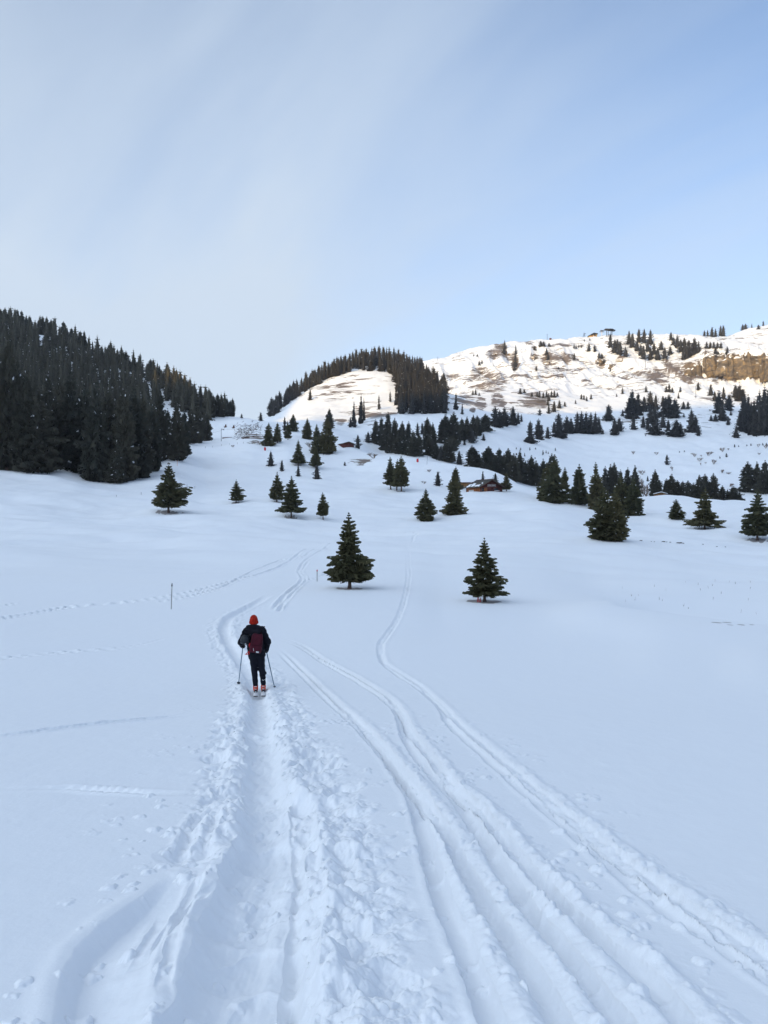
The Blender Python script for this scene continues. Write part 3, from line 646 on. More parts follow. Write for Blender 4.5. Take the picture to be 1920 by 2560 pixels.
# --- single trees on the near and middle snowfield (photo x, base y, top y, crown width)
field = [
 (755, 1270, 1105, 97, 'field', 'tall dark spruce in the snowfield nearest the camera, bowl of bare earth at its foot', 1.1),
 (1047, 1298, 1160, 100, 'field', 'broad spruce on the right of the snowfield with three red stakes at its trunk', 1.1),
 (364, 1106, 998, 74, 'field', 'brownish spruce standing alone on the left before the dark forest edge', 1.0),
 (510, 1086, 1035, 36, 'field', 'small lone spruce between the left forest and the tall-stemmed pair', .9),
 (598, 1085, 1018, 36, 'field', 'slightly smaller rear spruce of the pair left of the centre', .9),
 (629, 1118, 1027, 56, 'stem', 'larger front spruce of the pair left of the centre, on a bare stem', .8),
 (698, 1122, 1063, 28, 'stem', 'slim little spruce on a thin bare stem behind the nearest big spruce', .7),
 (920, 1125, 1055, 49, 'bushy', 'dense egg-shaped spruce below the chalet, left of the two-tiered one', .9),
 (980, 1112, 1024, 48, 'bushy', 'tall spruce with a low branch sticking out to the right, below the chalet', .9),
 (984, 1056, 1007, 30, 'bushy', 'spruce directly left of the chalet, half hidden by the one in front', None),
 (946, 1049, 1017, 23, 'bushy', 'small dense spruce on the slope between the trio and the chalet', .8),
 (844, 1057, 986, 32, 'stem', 'left spruce of the tight trio in mid slope', .7),
 (857, 1059, 990, 26, 'stem', 'middle spruce of the tight trio in mid slope', .7),
 (867, 1061, 984, 42, 'stem', 'right and widest spruce of the tight trio in mid slope', .7),
 (684, 1035, 1003, 23, 'field', 'small spruce standing alone below the dense dark clump in mid slope', .8),
 (644, 1029, 1005, 14, 'sparse', 'thin pale sapling with sparse branches in mid slope', None),
 (609, 1017, 993, 14, 'field', 'tiny spruce between two larger ones on the upper left slope', .8),
 (585, 1007, 973, 24, 'field', 'small spruce below the red padded snow lance on the left slope', .8),
 (644, 1005, 949, 32, 'field', 'medium spruce left of the dense dark clump in mid slope', .8),
 (682, 1012, 962, 26, 'field', 'narrow spruce at the foot of the dense dark clump in mid slope', None),
 (708, 979, 902, 42, 'bushy', 'biggest spruce of the dense dark clump in mid slope', .9),
 (683, 980, 915, 28, 'bushy', 'left spruce of the dense dark clump in mid slope', None),
 (711, 925, 882, 24, 'tall', 'spruce rising behind the dense dark clump, against the sunlit hill', None),
 (663, 948, 902, 28, 'bushy', 'broad spruce left above the dense dark clump, below the sunlit hill', .6),
 (580, 964, 912, 27, 'bushy', 'dark spruce beside the brushwood at the left saddle', .6),
 (599, 957, 911, 25, 'field', 'spruce right behind the dark one beside the brushwood', None),
 (622, 950, 908, 21, 'field', 'slim spruce in front of the lift gantry at the saddle', None),
 (633, 932, 894, 23, 'bushy', 'rounded spruce behind the lift gantry at the saddle', None),
 (615, 930, 899, 12, 'sparse', 'bare thin larch sapling left of the lift gantry', None),
 (563, 909, 890, 14, 'bushy', 'small spruce on the saddle skyline where the sunlit hill begins', None),
 (522, 903, 893, 9, 'bushy', 'tiny spruce on the bare saddle skyline near the forest', None),
 (773, 969, 938, 21, 'field', 'spruce beside the small hut in mid slope', None),
 (745, 1006, 997, 8, 'bushy', 'knee-high spruce bush on the streaky snow in mid slope', None),
 (1043, 1040, 1017, 11, 'sparse', 'reddish bare-branched sapling behind the chalet roof', None),
 (1070, 1040, 1021, 16, 'field', 'spruce whose top shows behind the chalet gable', None),
 (1094, 1061, 1019, 26, 'field', 'spruce with snow on its branches at the right end of the chalet', None),
 # right-hand group
 (1181, 1080, 998, 42, 'bushy', 'left spruce of the big group right of the chalet', None),
 (1199, 1086, 980, 56, 'bushy', 'tallest wide spruce of the big group right of the chalet', .8),
 (1219, 1084, 1008, 34, 'bushy', 'right spruce of the big group right of the chalet', None),
 (1253, 1089, 1001, 46, 'bushy', 'single spruce with open top between the big group and the front pair', .8),
 (1288, 1101, 997, 44, 'bushy', 'tall spruce directly behind the front pair on the right', .8),
 (1307, 1164, 1050, 68, 'bushy', 'left spruce of the front pair on the right snow bank', .9),
 (1328, 1166, 1057, 64, 'bushy', 'right spruce of the front pair on the right snow bank', .9),
 (1342, 1112, 1022, 46, 'bushy', 'spruce behind the front pair, towards the right', None),
 (1369, 1114, 1027, 50, 'bushy', 'rightmost spruce of the group behind the front pair', .8),
 (1461, 1121, 1078, 33, 'bushy', 'small neat spruce alone on the right snow bank', .9),
 (1522, 1143, 1051, 62, 'field', 'full spruce on the right snow bank with brown earth below', 1.0),
 (1636, 1166, 1054, 74, 'field', 'olive-topped spruce at the right edge of the picture', 1.0),
]
for x, b, t, w, k, lab, well in field: tree(x, b, t, w, k, lab, 'single spruces on the snowfield', well=well)

# --- forest edge on the left: the front trees one by one
G_L = 'front trees of the forest on the left'
front = [(5, 1015, 760, 80), (38, 1014, 778, 74), (82, 1020, 828, 84), (60, 1018, 800, 60), (105, 1000, 800, 52), (132, 990, 815, 48), (155, 1012, 800, 62), (182, 1024, 826, 66), (208, 1040, 822, 60), (236, 1035, 835, 52), (252, 1044, 955, 38),
         (268, 1040, 835, 56), (288, 1033, 836, 56), (308, 1030, 842, 48), (328, 1018, 872, 40), (346, 996, 838, 34), (362, 992, 880, 32), (382, 994, 862, 40), (398, 985, 885, 26), (412, 960, 878, 32), (428, 957, 876, 26), (446, 953, 890, 22), (120, 1008, 850, 44), (222, 1030, 870, 44), (172, 1020, 880, 44)]
for i, (x, b, t, w) in enumerate(front):
    tree(x, b, t, w*1.2, 'snowy' if i % 3 == 1 else 'tall', 'tall spruce in the front row of the left forest', G_L, rmin=180, rmax=640)
tree(15, 1016, 700, 60, 'tall', 'tall spruce in the front row of the left forest', G_L, rmin=240)
# trees on the skyline of the left hill, then the wood behind
def scatter(poly, n, rmin, rmax, mind, seed):
    """points on the visible ground inside a photo polygon, evenly thinned in metres"""
    R = random.Random(seed); xs = [p[0] for p in poly]; ys = [p[1] for p in poly]; out = []; tries = 0
    def inside(x, y):
        c = False; j = len(poly)-1
        for i in range(len(poly)):
            (xi, yi), (xj, yj) = poly[i], poly[j]
            if (yi > y) != (yj > y) and x < (xj-xi)*(y-yi)/(yj-yi)+xi: c = not c
            j = i
        return c
    while len(out) < n and tries < n*40:
        tries += 1; x = R.uniform(min(xs), max(xs)); y = R.uniform(min(ys), max(ys))
        if not inside(x, y): continue
        p = hit(x, y, rmin, rmax)
        if any((p.x-q[0].x)**2+(p.y-q[0].y)**2 < mind*mind for q in out): continue
        out.append((p, x, y))
    return out
def join_trees(name, spots, label, cat=None, needle=None):
    """a wood that reads as one mass: many small trees in one mesh"""
    VV = []; FF = []; MM = []; off = 0
    R = np.random.default_rng(hash_seed(name))
    prot = []
    for k in range(5):
        V, F, MI = spruce(400+k, whorls=10, nb=6, st=2, z0=.02, power=.58, ragged=.42, snow=.03, inner=True)
        tv = np.array([(math.cos(a)*.014, math.sin(a)*.014, z) for z in (-.04, .3) for a in (0, 2.1, 4.2)])
        tf = np.array([(0, 1, 4), (0, 4, 3), (1, 2, 5), (1, 5, 4), (2, 0, 3), (2, 3, 5)])+len(V)
        prot.append((np.concatenate([V, tv]), np.concatenate([F, tf]), np.concatenate([MI, np.full(6, 2)])))
    for (p, h, w) in spots:
        V, F, MI = prot[R.integers(5)]; a = R.uniform(0, 6.28); c, s = math.cos(a), math.sin(a)
        q = np.stack([(V[:, 0]*c-V[:, 1]*s)*w+p.x, (V[:, 0]*s+V[:, 1]*c)*w+p.y, V[:, 2]*h+p.z], 1)
        VV.append(q); FF.append(F+off); MM.append(MI); off += len(q)
    o = link(name, mesh_np(name, np.concatenate(VV), np.concatenate(FF), [needle or M_NEEDLE_HILL, M_SNOWCLUMP, M_BARK], np.concatenate(MM)))
    tag(o, label, cat or 'forest', kind='stuff'); return o
# left hill
sky_x = list(range(2, 500, 9)); R = random.Random(5); wood = []
for x in sky_x:
    p = hit(x, 100, 420 if x < 400 else 500, 1010)       # the crest
    h = R.uniform(15, 24); plant(p, h, h*R.uniform(.36, .48), 'tall', 'spruce on the skyline of the left forest hill', 'skyline trees of the left hill')
poly = [(-30, 1012), (60, 1010), (150, 1000), (250, 1010), (320, 1000), (335, 960), (345, 905), (352, 880), (380, 885), (430, 905), (455, 915), (455, 893), (495, 888), (480, 868), (370, 832), (240, 782), (120, 728), (-30, 690)]
for p, x, y in scatter(poly, 505, 330, 980, 6.8, 11):
    if 335 < x < 362 and y > 875: continue
    h = R.uniform(17, 28); wood.append((p, h, h*R.uniform(.36, .54)))
poly2 = [(-30, 1008), (330, 1005), (330, 985), (-30, 950)]
for p, x, y in scatter(poly2, 60, 300, 470, 6.0, 12):
    h = R.uniform(20, 28); wood.append((p, h, h*R.uniform(.30, .40)))
for p, x, y in scatter([(440, 905), (503, 899), (497, 890), (430, 885)], 26, 560, 900, 5, 13):
    h = R.uniform(12, 19); plant(p, h, h*.33, 'tall', 'spruce at the right tip of the left forest skyline', 'right tip of the left forest')
join_trees('spruce_wood', wood, 'dense dark spruce wood covering the hillside on the left', None, M_NEEDLE_FAR)

# rounded hill
G_D = 'spruces on the rounded sunlit hill'
spots = []
edge = [(586, 898), (600, 886), (620, 868), (645, 850), (668, 835), (690, 824), (710, 815), (730, 806), (750, 799), (770, 792)]
for i in range(112):
    t = R.uniform(0, len(edge)-1.001); k = int(t); f = t-k
    x = edge[k][0]*(1-f)+edge[k+1][0]*f; y = edge[k][1]*(1-f)+edge[k+1][1]*f
    p = hit(x, y+R.uniform(-6, 7), 880, 1260); h = R.uniform(16, 27); w = h*R.uniform(.40, .55)
    if i < 34: plant(p, h, w, 'far', 'spruce along the left edge of the rounded hill', G_D)
    else: spots.append((p, h, w))
poly = [(770, 797), (790, 803), (812, 802), (845, 806), (858, 850), (864, 897), (966, 894), (964, 850), (940, 815), (890, 800), (850, 784), (790, 782), (765, 787)]
for i, (p, x, y) in enumerate(scatter(poly, 190, 840, 1230, 7.5, 21)):
    h = R.uniform(22, 32); w = h*R.uniform(.34, .44)
    if i < 70: plant(p, h, w, 'far', 'spruce in the dense block on the right flank of the rounded hill', G_D)
    else: spots.append((p, h, w))
for p, x, y in scatter([(905, 800), (960, 815), (968, 835), (965, 800), (950, 790)], 14, 1000, 1300, 5, 22): spots.append((p, R.uniform(16, 24), 7))
join_trees('hill_wood', spots, 'dark spruce wood crowning the rounded sunlit hill')
for x, b, t, w, lab in [(455, 468, 393, 42, 'lone spruce on the left of the sunlit face of the rounded hill'), (715, 672, 575, 42, 'left spruce of the group at the foot of the rounded hill'), (745, 660, 570, 38, 'middle spruce of the group at the foot of the rounded hill'),
        (782, 620, 425, 38, 'tall right spruce of the group at the foot of the rounded hill'), (738, 640, 472, 36, 'slim spruce behind the group at the foot of the rounded hill'), (803, 600, 445, 22, 'thin spruce touching the tall one at the foot of the rounded hill'), (900, 528, 432, 30, 'lone spruce in the middle of the streaky lower face of the rounded hill'),
        (973, 480, 405, 24, 'narrow spruce beside the dense block on the rounded hill'), (1397, 530, 415, 32, 'dark narrow spruce right of the dense block, alone on the snow'), (1012, 500, 350, 30, 'spruce at the upper left corner of the dense block on the rounded hill')]:
    (X, B), (_, Tt) = z2(x, b), z2(x, t); tree(X, B, Tt, w/3, 'far', lab, G_D, rmin=780)
X, B = z2(1440, 560); tree(X, B, z2(0, 490)[1], 9, 'sparse', 'brown leafless larch right of the dense block on the rounded hill', G_D, rmin=780)

# band of forest behind the middle shoulder
G_B = 'forest band behind the snowy shoulder'
for x, b, t, w in [(830, 745, 670, 50), (880, 750, 590, 60), (915, 760, 572, 58), (960, 790, 540, 70), (1000, 800, 580, 60), (1050, 815, 600, 60), (1090, 810, 600, 60), (1120, 830, 660, 70), (935, 795, 640, 60), (975, 810, 660, 60), (1025, 815, 680, 55), (1065, 820, 690, 55),
        (1150, 700, 610, 35), (1180, 690, 610, 30), (1215, 720, 575, 50), (1250, 760, 610, 45), (1205, 790, 650, 45), (1230, 830, 700, 60), (1300, 860, 760, 60), (1350, 870, 700, 70), (1160, 830, 680, 55), (1330, 750, 555, 80), (1380, 760, 540, 90), (1305, 745, 585, 50), (1440, 730, 580, 50), (1470, 720, 570, 42), (1510, 715, 560, 48), (1545, 700, 580, 46),
        (1590, 670, 555, 70), (1500, 745, 640, 60), (1455, 760, 715, 22), (1578, 730, 683, 28), (1420, 885, 790, 55), (1505, 905, 760, 80), (1610, 920, 765, 80), (1375, 800, 690, 60), (1560, 905, 850, 40), (1325, 850, 740, 50), (865, 745, 640, 45), (1270, 850, 740, 50)]:
    (X, B), (_, Tt) = z2(x, b), z2(x, t); tree(X, B, Tt, w/3*1.35, 'tall', 'spruce in the forest band behind the middle snow shoulder', G_B, rmin=500, rmax=900)
for x, b, t, w in [(10, 870, 755, 60), (40, 860, 790, 40), (95, 880, 750, 70), (150, 910, 760, 60), (200, 930, 760, 70), (235, 950, 790, 70), (270, 955, 770, 60), (330, 970, 800, 60), (360, 975, 830, 50), (400, 975, 820, 50), (445, 950, 790, 60), (120, 900, 790, 55), (180, 915, 790, 50), (300, 965, 830, 50)]:
    (X, B), (_, Tt) = z3(x, b), z3(x, t); tree(X, B, Tt, w/2.6*1.3, 'tall', 'dark spruce in the hollow behind the chalet', 'hollow behind the chalet', rmin=470, rmax=800)
G_V = 'valley trees behind the right snow bank'
for x, b, t, w in [(1030, 1010, 880, 60), (1050, 1030, 960, 40), (1090, 1035, 930, 60), (1120, 1030, 905, 80), (1150, 1035, 940, 60), (1180, 1040, 945, 55), (1210, 1040, 942, 60), (1240, 1040, 955, 60), (1275, 1040, 910, 75), (1305, 1040, 905, 75), (1355, 1040, 900, 62), (1405, 1045, 970, 46), (1465, 1055, 975, 78), (1500, 1060, 1000, 42), (1330, 1040, 940, 60),
        (910, 960, 855, 58), (870, 960, 868, 48), (835, 970, 880, 50), (800, 970, 840, 60), (775, 970, 850, 60), (745, 970, 860, 52), (1432, 1050, 990, 40)]:
    (X, B), (_, Tt) = z3(x, b), z3(x, t); tree(X, 1079, Tt, w/2.6*1.3, 'tall', 'dark spruce in the valley behind the right snow bank', G_V, rmin=455, rmax=560)
for x, b, t, w, lab in [(1545, 1010, 835, 110, 'left tree of the tall dark trio at the right edge of the valley'), (1600, 1010, 835, 80, 'middle tree of the tall dark trio at the right edge of the valley'), (1645, 1020, 828, 85, 'right tree of the tall dark trio at the right edge of the valley')]:
    (X, B), (_, Tt) = z3(x, b), z3(x, t); tree(X, B, Tt, w/2.6, 'tall', lab, G_V, rmin=520)
# slopes on the right
G_R = 'clumps of spruces on the right slope'
clumpA = [(325, 735, 605, 55), (375, 715, 595, 55), (425, 710, 640, 40), (460, 680, 610, 42), (487, 705, 560, 70), (530, 680, 580, 55), (590, 678, 555, 50), (615, 680, 552, 50), (640, 682, 556, 50), (665, 682, 560, 50), (690, 680, 556, 50), (712, 672, 580, 40), (733, 685, 655, 22), (556, 682, 590, 42),
          (30, 672, 575, 55), (75, 665, 570, 60), (130, 645, 525, 70), (180, 640, 530, 62), (230, 635, 525, 60), (155, 645, 545, 50), (258, 628, 560, 34), (277, 615, 570, 22), (66, 720, 682, 20), (5, 725, 660, 40)]
clumpB = [(765, 610, 515, 60), (800, 690, 590, 50), (825, 670, 590, 66), (845, 585, 545, 26), (900, 600, 430, 70), (930, 580, 450, 60), (905, 660, 575, 46), (880, 600, 480, 50), (965, 560, 470, 56), (1000, 545, 440, 60), (1030, 545, 460, 46), (1025, 690, 520, 76), (960, 650, 580, 40), (985, 660, 590, 40), (1070, 650, 560, 50), (1105, 590, 460, 90), (1135, 595, 480, 70), (1085, 585, 470, 60), (1070, 530, 465, 42), (1185, 545, 500, 40), (1210, 545, 500, 30),
          (1145, 700, 600, 90), (1100, 690, 600, 50), (1170, 690, 620, 40), (1230, 675, 540, 70), (1255, 665, 580, 50), (1268, 695, 630, 36), (1187, 590, 565, 18), (1000, 620, 520, 50)]
clumpC = [(1338, 470, 400, 42), (1360, 500, 440, 40), (1385, 570, 440, 60), (1400, 610, 500, 60), (1365, 615, 570, 40), (1340, 612, 575, 30), (1410, 490, 415, 36), (1440, 555, 455, 50), (1435, 635, 580, 32), (1450, 580, 555, 20), (1475, 480, 405, 50), (1500, 500, 405, 60), (1520, 485, 430, 40), (1480, 705, 630, 52), (1520, 670, 470, 60), (1550, 680, 455, 50), (1580, 685, 480, 60), (1610, 690, 430, 60), (1640, 690, 405, 60), (1660, 690, 400, 60), (1530, 560, 470, 50), (1600, 600, 470, 50), (1565, 600, 500, 50), (1630, 620, 450, 50), (1500, 640, 560, 50), (1550, 690, 655, 16)]
for cl_, lab in ((clumpA, 'spruce of the left clumps on the lower right slope'), (clumpB, 'spruce of the middle clumps on the lower right slope'), (clumpC, 'spruce of the clumps at the right edge of the slope')):
    for x, b, t, w in cl_:
        (X, B), (_, Tt) = z3(x, b), z3(x, t); tree(X, B, Tt, w/2.6*1.2, 'far', lab, G_R, rmin=640)
for x, b, t, w in [(843, 460, 420, 20), (975, 450, 410, 24), (1088, 450, 410, 26), (1105, 450, 400, 28), (1122, 452, 420, 24), (1167, 450, 415, 18), (1157, 485, 450, 16), (1268, 440, 390, 28), (810, 475, 455, 11), (580, 515, 490, 12), (613, 490, 458, 18), (627, 492, 460, 16), (643, 500, 470, 16), (667, 490, 458, 18), (430, 570, 515, 30), (460, 560, 495, 40), (490, 540, 490, 36), (380, 580, 540, 26), (520, 530, 500, 20)]:
    (X, B), (_, Tt) = z3(x, b), z3(x, t); tree(X, B, Tt, w/2.6*1.2, 'far', 'small single spruce on the open right slope', 'single small trees on the right slope', rmin=800)
# upper mountain
up = [(775, 200, 120, 40), (800, 230, 150, 50), (830, 240, 160, 50), (860, 250, 190, 40), (815, 205, 150, 36), (880, 180, 100, 40), (900, 200, 115, 46), (935, 172, 90, 40), (965, 175, 90, 46), (1000, 185, 95, 40), (925, 220, 160, 40), (960, 265, 185, 46), (1000, 270, 195, 46), (1040, 270, 200, 52), (1080, 262, 195, 46), (1110, 240, 190, 46), (1060, 215, 160, 40), (985, 225, 150, 40), (945, 245, 180, 40), (1020, 240, 170, 40),
      (1115, 160, 110, 34), (1150, 200, 125, 46), (1170, 225, 150, 46), (1190, 230, 140, 52), (1215, 250, 150, 46), (1245, 240, 140, 46), (1270, 230, 160, 40), (1185, 270, 205, 40), (1205, 262, 190, 40), (1130, 185, 140, 36), (1315, 205, 165, 26), (1335, 205, 165, 26), (1355, 205, 165, 26), (1375, 205, 168, 26), (1395, 205, 168, 26), (1365, 250, 190, 36), (1380, 282, 220, 40), (1430, 240, 190, 26)]
for x, b, t, w in up:
    (X, B), (_, Tt) = z3(x, b), z3(x, t); tree(X, B, Tt, w/2.6*1.2, 'far', 'dark spruce in the woods below the ridge lift station', 'woods on the upper ridge', rmin=1300)
for x, b, t, w in [(1303, 135, 100, 20), (1320, 135, 98, 20), (1345, 132, 82, 32), (1365, 135, 90, 26), (1393, 118, 74, 30), (1408, 112, 72, 30), (1517, 97, 66, 26), (1533, 97, 64, 26), (1605, 97, 70, 24), (1632, 62, 48, 14), (1568, 75, 62, 10)]:
    (X, B), (_, Tt) = z3(x, b), z3(x, t); tree(X, B, Tt, w/2.6*1.2, 'far', 'spruce on the far snowy crest at the top right', 'trees on the far crest', rmin=1500)
scr = []
for x, b, t, w in [(183, 210, 155, 20), (178, 235, 195, 28), (245, 240, 180, 20), (243, 310, 230, 32), (238, 330, 290, 24), (385, 195, 160, 36), (402, 195, 163, 36), (432, 195, 170, 26), (418, 240, 200, 26), (425, 270, 225, 26), (572, 205, 180, 15), (583, 205, 185, 14), (598, 200, 180, 12), (612, 200, 184, 12), (630, 165, 152, 10), (660, 160, 146, 12), (655, 222, 170, 30), (688, 225, 182, 26), (573, 268, 228, 18), (712, 260, 225, 24), (728, 262, 230, 24), (740, 290, 262, 20), (775, 335, 310, 14), (360, 330, 300, 16), (485, 320, 305, 14), (30, 250, 235, 14), (10, 248, 235, 10), (40, 300, 272, 22), (56, 290, 265, 16), (350, 215, 190, 20),
        (270, 460, 425, 30), (293, 455, 432, 22), (335, 475, 448, 22), (365, 475, 445, 22), (378, 480, 440, 22), (400, 485, 450, 24), (418, 480, 435, 24), (430, 500, 450, 26), (445, 480, 440, 24), (462, 480, 438, 24), (478, 475, 450, 20), (425, 525, 490, 22), (20, 465, 430, 20), (5, 465, 435, 20), (40, 470, 450, 16), (345, 255, 235, 26)]:
    (X, B), (_, Tt) = z3(x, b), z3(x, t); tree(X, B, Tt, w/2.6*1.2, 'far', 'stunted spruce on the brown-streaked sunlit ridge face', 'stunted trees on the ridge face', rmin=1050)
# small saplings on the lower right slope
z4 = lambda x, y: ((1580+x/4.879)/1.1573, (960+y/4.879)/1.1573)
for x, b, t, w, lab in [(425, 985, 855, 80, 'single spruce with a dark hollow below it on the lower right slope'), (190, 1188, 1115, 46, 'little spruce behind the right group at the valley edge'), (1250, 772, 730, 26, ''), (1300, 766, 745, 20, ''), (1400, 756, 736, 22, ''), (1450, 752, 722, 26, ''), (1150, 892, 838, 36, ''), (1072, 908, 880, 22, ''), (580, 836, 812, 16, ''), (640, 830, 808, 20, ''), (1595, 748, 716, 24, ''), (1640, 752, 712, 30, ''), (1430, 620, 548, 34, ''), (1520, 645, 610, 18, ''), (1620, 640, 616, 18, ''), (165, 636, 612, 18, ''), (1190, 618, 604, 12, '')]:
    (X, B), (_, Tt) = z4(x, b), z4(x, t); tree(X, B, Tt, w/5.646, 'far', lab or 'tiny spruce sapling on the open lower right slope', 'saplings on the lower right slope', rmin=620)
for i in range(16):
    X, B = z3(random.uniform(230, 520), random.uniform(765, 835)); tree(X, B, B-random.uniform(4, 9), 4, 'far', 'tiny spruce sapling on the open slope behind the chalet', 'saplings behind the chalet', rmin=660)

plant_all()

# bare shrubs
def shrub_mesh(seed, n=42):
    R = random.Random(seed); mb = MB()
    def grow(p, d, ln, r, lev):
        q = p+d*ln; mb.tube([p, (p+q)/2+Vector((R.uniform(-.03, .03), R.uniform(-.03, .03), 0)), q], [r, r*.8, r*.6], 3, False)
        if lev == 0: return
        for k in range(R.choice((3, 4))):
            nd = (d+Vector((R.uniform(-.8, .8), R.uniform(-.8, .8), R.uniform(-.15, .55)))).normalized()
            grow(p+d*ln*R.uniform(.45, 1), nd, ln*R.uniform(.55, .85), r*.6, lev-1)
    for k in range(5):
        a = R.uniform(0, 6.28); grow(Vector((R.uniform(-.08, .08), R.uniform(-.08, .08), -.02)), Vector((math.cos(a)*.6, math.sin(a)*.6, .9)).normalized(), .36, .028, 3)
    return mesh_np('bare_shrub', np.array(mb.v), np.array(mb.f4), M_SHRUB)
SH = [shrub_mesh(k) for k in range(3)]
_sx = [15, 300, 765, 735, 930, 820, 995, 840, 845, 1105, 1172, 1100, 1178, 1540, 1630, 1548, 490, 125, 900, 1200, 950]; _so = sorted(range(len(_sx)), key=lambda i: _sx[i])
SHL = {i: ORD[k]+' from the left: ' for k, i in enumerate(_so)}
for i, (x, y, w, h) in enumerate([(15, 855, 45, 60), (300, 862, 60, 50), (765, 890, 62, 65), (735, 862, 40, 34), (930, 872, 115, 70), (820, 944, 78, 68), (995, 978, 72, 90), (840, 992, 30, 45), (845, 885, 34, 30), (1105, 825, 80, 78), (1172, 806, 40, 34), (1100, 1085, 95, 62), (1178, 1100, 62, 40), (1540, 768, 42, 55), (1630, 786, 74, 70), (1548, 862, 40, 36), (490, 1055, 44, 76), (125, 1104, 98, 80), (900, 968, 40, 22), (1200, 1250, 120, 55), (950, 330, 60, 30)]):
    X, B = z4(x, y); p = hit(X, B, 560); s = p.y/FS/5.646*1.0
    o = link('bare_shrub', SH[i % 3], None, (p.x, p.y, p.z)); o.scale = (w*s, w*s, h*s*.95); o.rotation_euler.z = i*1.3
    tag(o, SHL[i]+'leafless brown shrub on the lower right slope', 'shrub', 'leafless shrubs on the lower right slope')
for i, (x, y, w, h, rm, lab) in enumerate([(800, 700, 20, 14, 300, 'leafless bush at the left foot of the forest band'), (807, 990, 26, 16, 300, 'leafless grey bush beside the trio of spruces in mid slope'), (1395, 1075, 44, 40, 440, 'large leafless grey bush behind the right group of spruces'), (927, 1020, 10, 9, 300, 'small reddish bush on the slope above the chalet'), (917, 1045, 14, 8, 300, 'low bush left of the small dense spruce near the chalet'), (672, 970, 22, 22, 300, 'leafless bush at the left of the dense dark clump'), (503, 966, 9, 7, 300, 'twisted little dead bush on the upper left snowfield'), (1386, 1066, 20, 50, 440, 'tall brown leafless tree behind the right group of spruces')]):
    p = hit(x, y, rm); s = p.y/FS; o = link('bare_shrub', SH[i % 3], None, tuple(p)); o.scale = (w*s, w*s, h*s); o.rotation_euler.z = i*2.1
    tag(o, lab, 'shrub')

# hollows round the trees, with bare soil
for x, y, rw in WELLS:
    r = math.hypot(x, y); th = math.degrees(math.atan2(x, y)); m = rw*2.6
    ja, jb = np.searchsorted(rows, [r-m, r+m]); dth = math.degrees(m/r); ia, ib = np.searchsorted(ths, [th-dth, th+dth])
    sl_ = (slice(max(ia-1, 0), ib+1), slice(max(ja-1, 0), jb+1))
    d = np.hypot((RX[sl_]-x), (RY[sl_]-y))/rw
    FIN[sl_] -= .035*rw*sstep(1.3, .3, d)
    SOIL[sl_] = np.maximum(SOIL[sl_], 1.0*sstep(1.1, .3, d+.5*fbm(RX[sl_]*1.1, RY[sl_]*1.1, 3)))

# ------------------------------------------------------------------ terrain meshes
def terrain():
    V = np.stack([RX, RY, FIN], -1)
    # normals from the whole sheet
    du = np.gradient(V, axis=0); dv = np.gradient(V, axis=1); n = np.cross(du, dv); n /= np.linalg.norm(n, axis=-1)[..., None]+1e-12; n[n[..., 2] < 0] *= -1
    idx = np.arange(NC*NR).reshape(NC, NR)
    quads = np.stack([idx[:-1, :-1], idx[1:, :-1], idx[1:, 1:], idx[:-1, 1:]], -1)
    cth = (ths[:-1]+ths[1:])/2; cr = (rows[:-1]+rows[1:])/2
    split = np.interp(cth, [-180, -60, -26.5, -19, -14, -10, -5, 0, 4, 8, 11, 16, 26.5, 60, 180], [300, 260, 330, 330, 420, 660, 620, 500, 470, 430, 420, 430, 430, 400, 300])
    zone = np.where(cr[None] < split[:, None], 0, np.where(cth[:, None] < -11.5, 1, 2))
    Vf = V.reshape(-1, 3); nf = n.reshape(-1, 3); att = [a.reshape(-1) for a in (BARE, ROCK, SOIL)]
    for zn, name in ((0, 'snowfield'), (1, 'hillside'), (2, 'mountain')):
        q = quads[zone == zn].reshape(-1, 4); used = np.unique(q); rm = np.full(len(Vf), -1, np.int64); rm[used] = np.arange(len(used)); q = rm[q]
        F = [q]
        vv = Vf[used]
        if zn == 0:   # close the small hole under the camera
            ring = rm[idx[:-1, 0]]; vv = np.concatenate([vv, [[0, 0, -1.65]]]); c = len(vv)-1
            F.append(np.stack([np.full(len(ring)-1, c), ring[1:], ring[:-1]], 1))
        me = mesh_np(name, vv, F, M_SNOW, smooth=True)
        for an, a in zip(('bare', 'rock', 'soil'), att):
            at = me.attributes.new(an, 'FLOAT', 'POINT'); v = a[used].astype(np.float32)
            if len(vv) > len(v): v = np.append(v, 0).astype(np.float32)
            at.data.foreach_set('value', v)
        nn = nf[used]
        if len(vv) > len(nn): nn = np.concatenate([nn, [[0, 0, 1]]])
        me.normals_split_custom_set_from_vertices(nn.astype(np.float32))
        o = link(name, me); o['kind'] = 'structure'
terrain()
def fin(x, y): return ground(x, y, FIN)
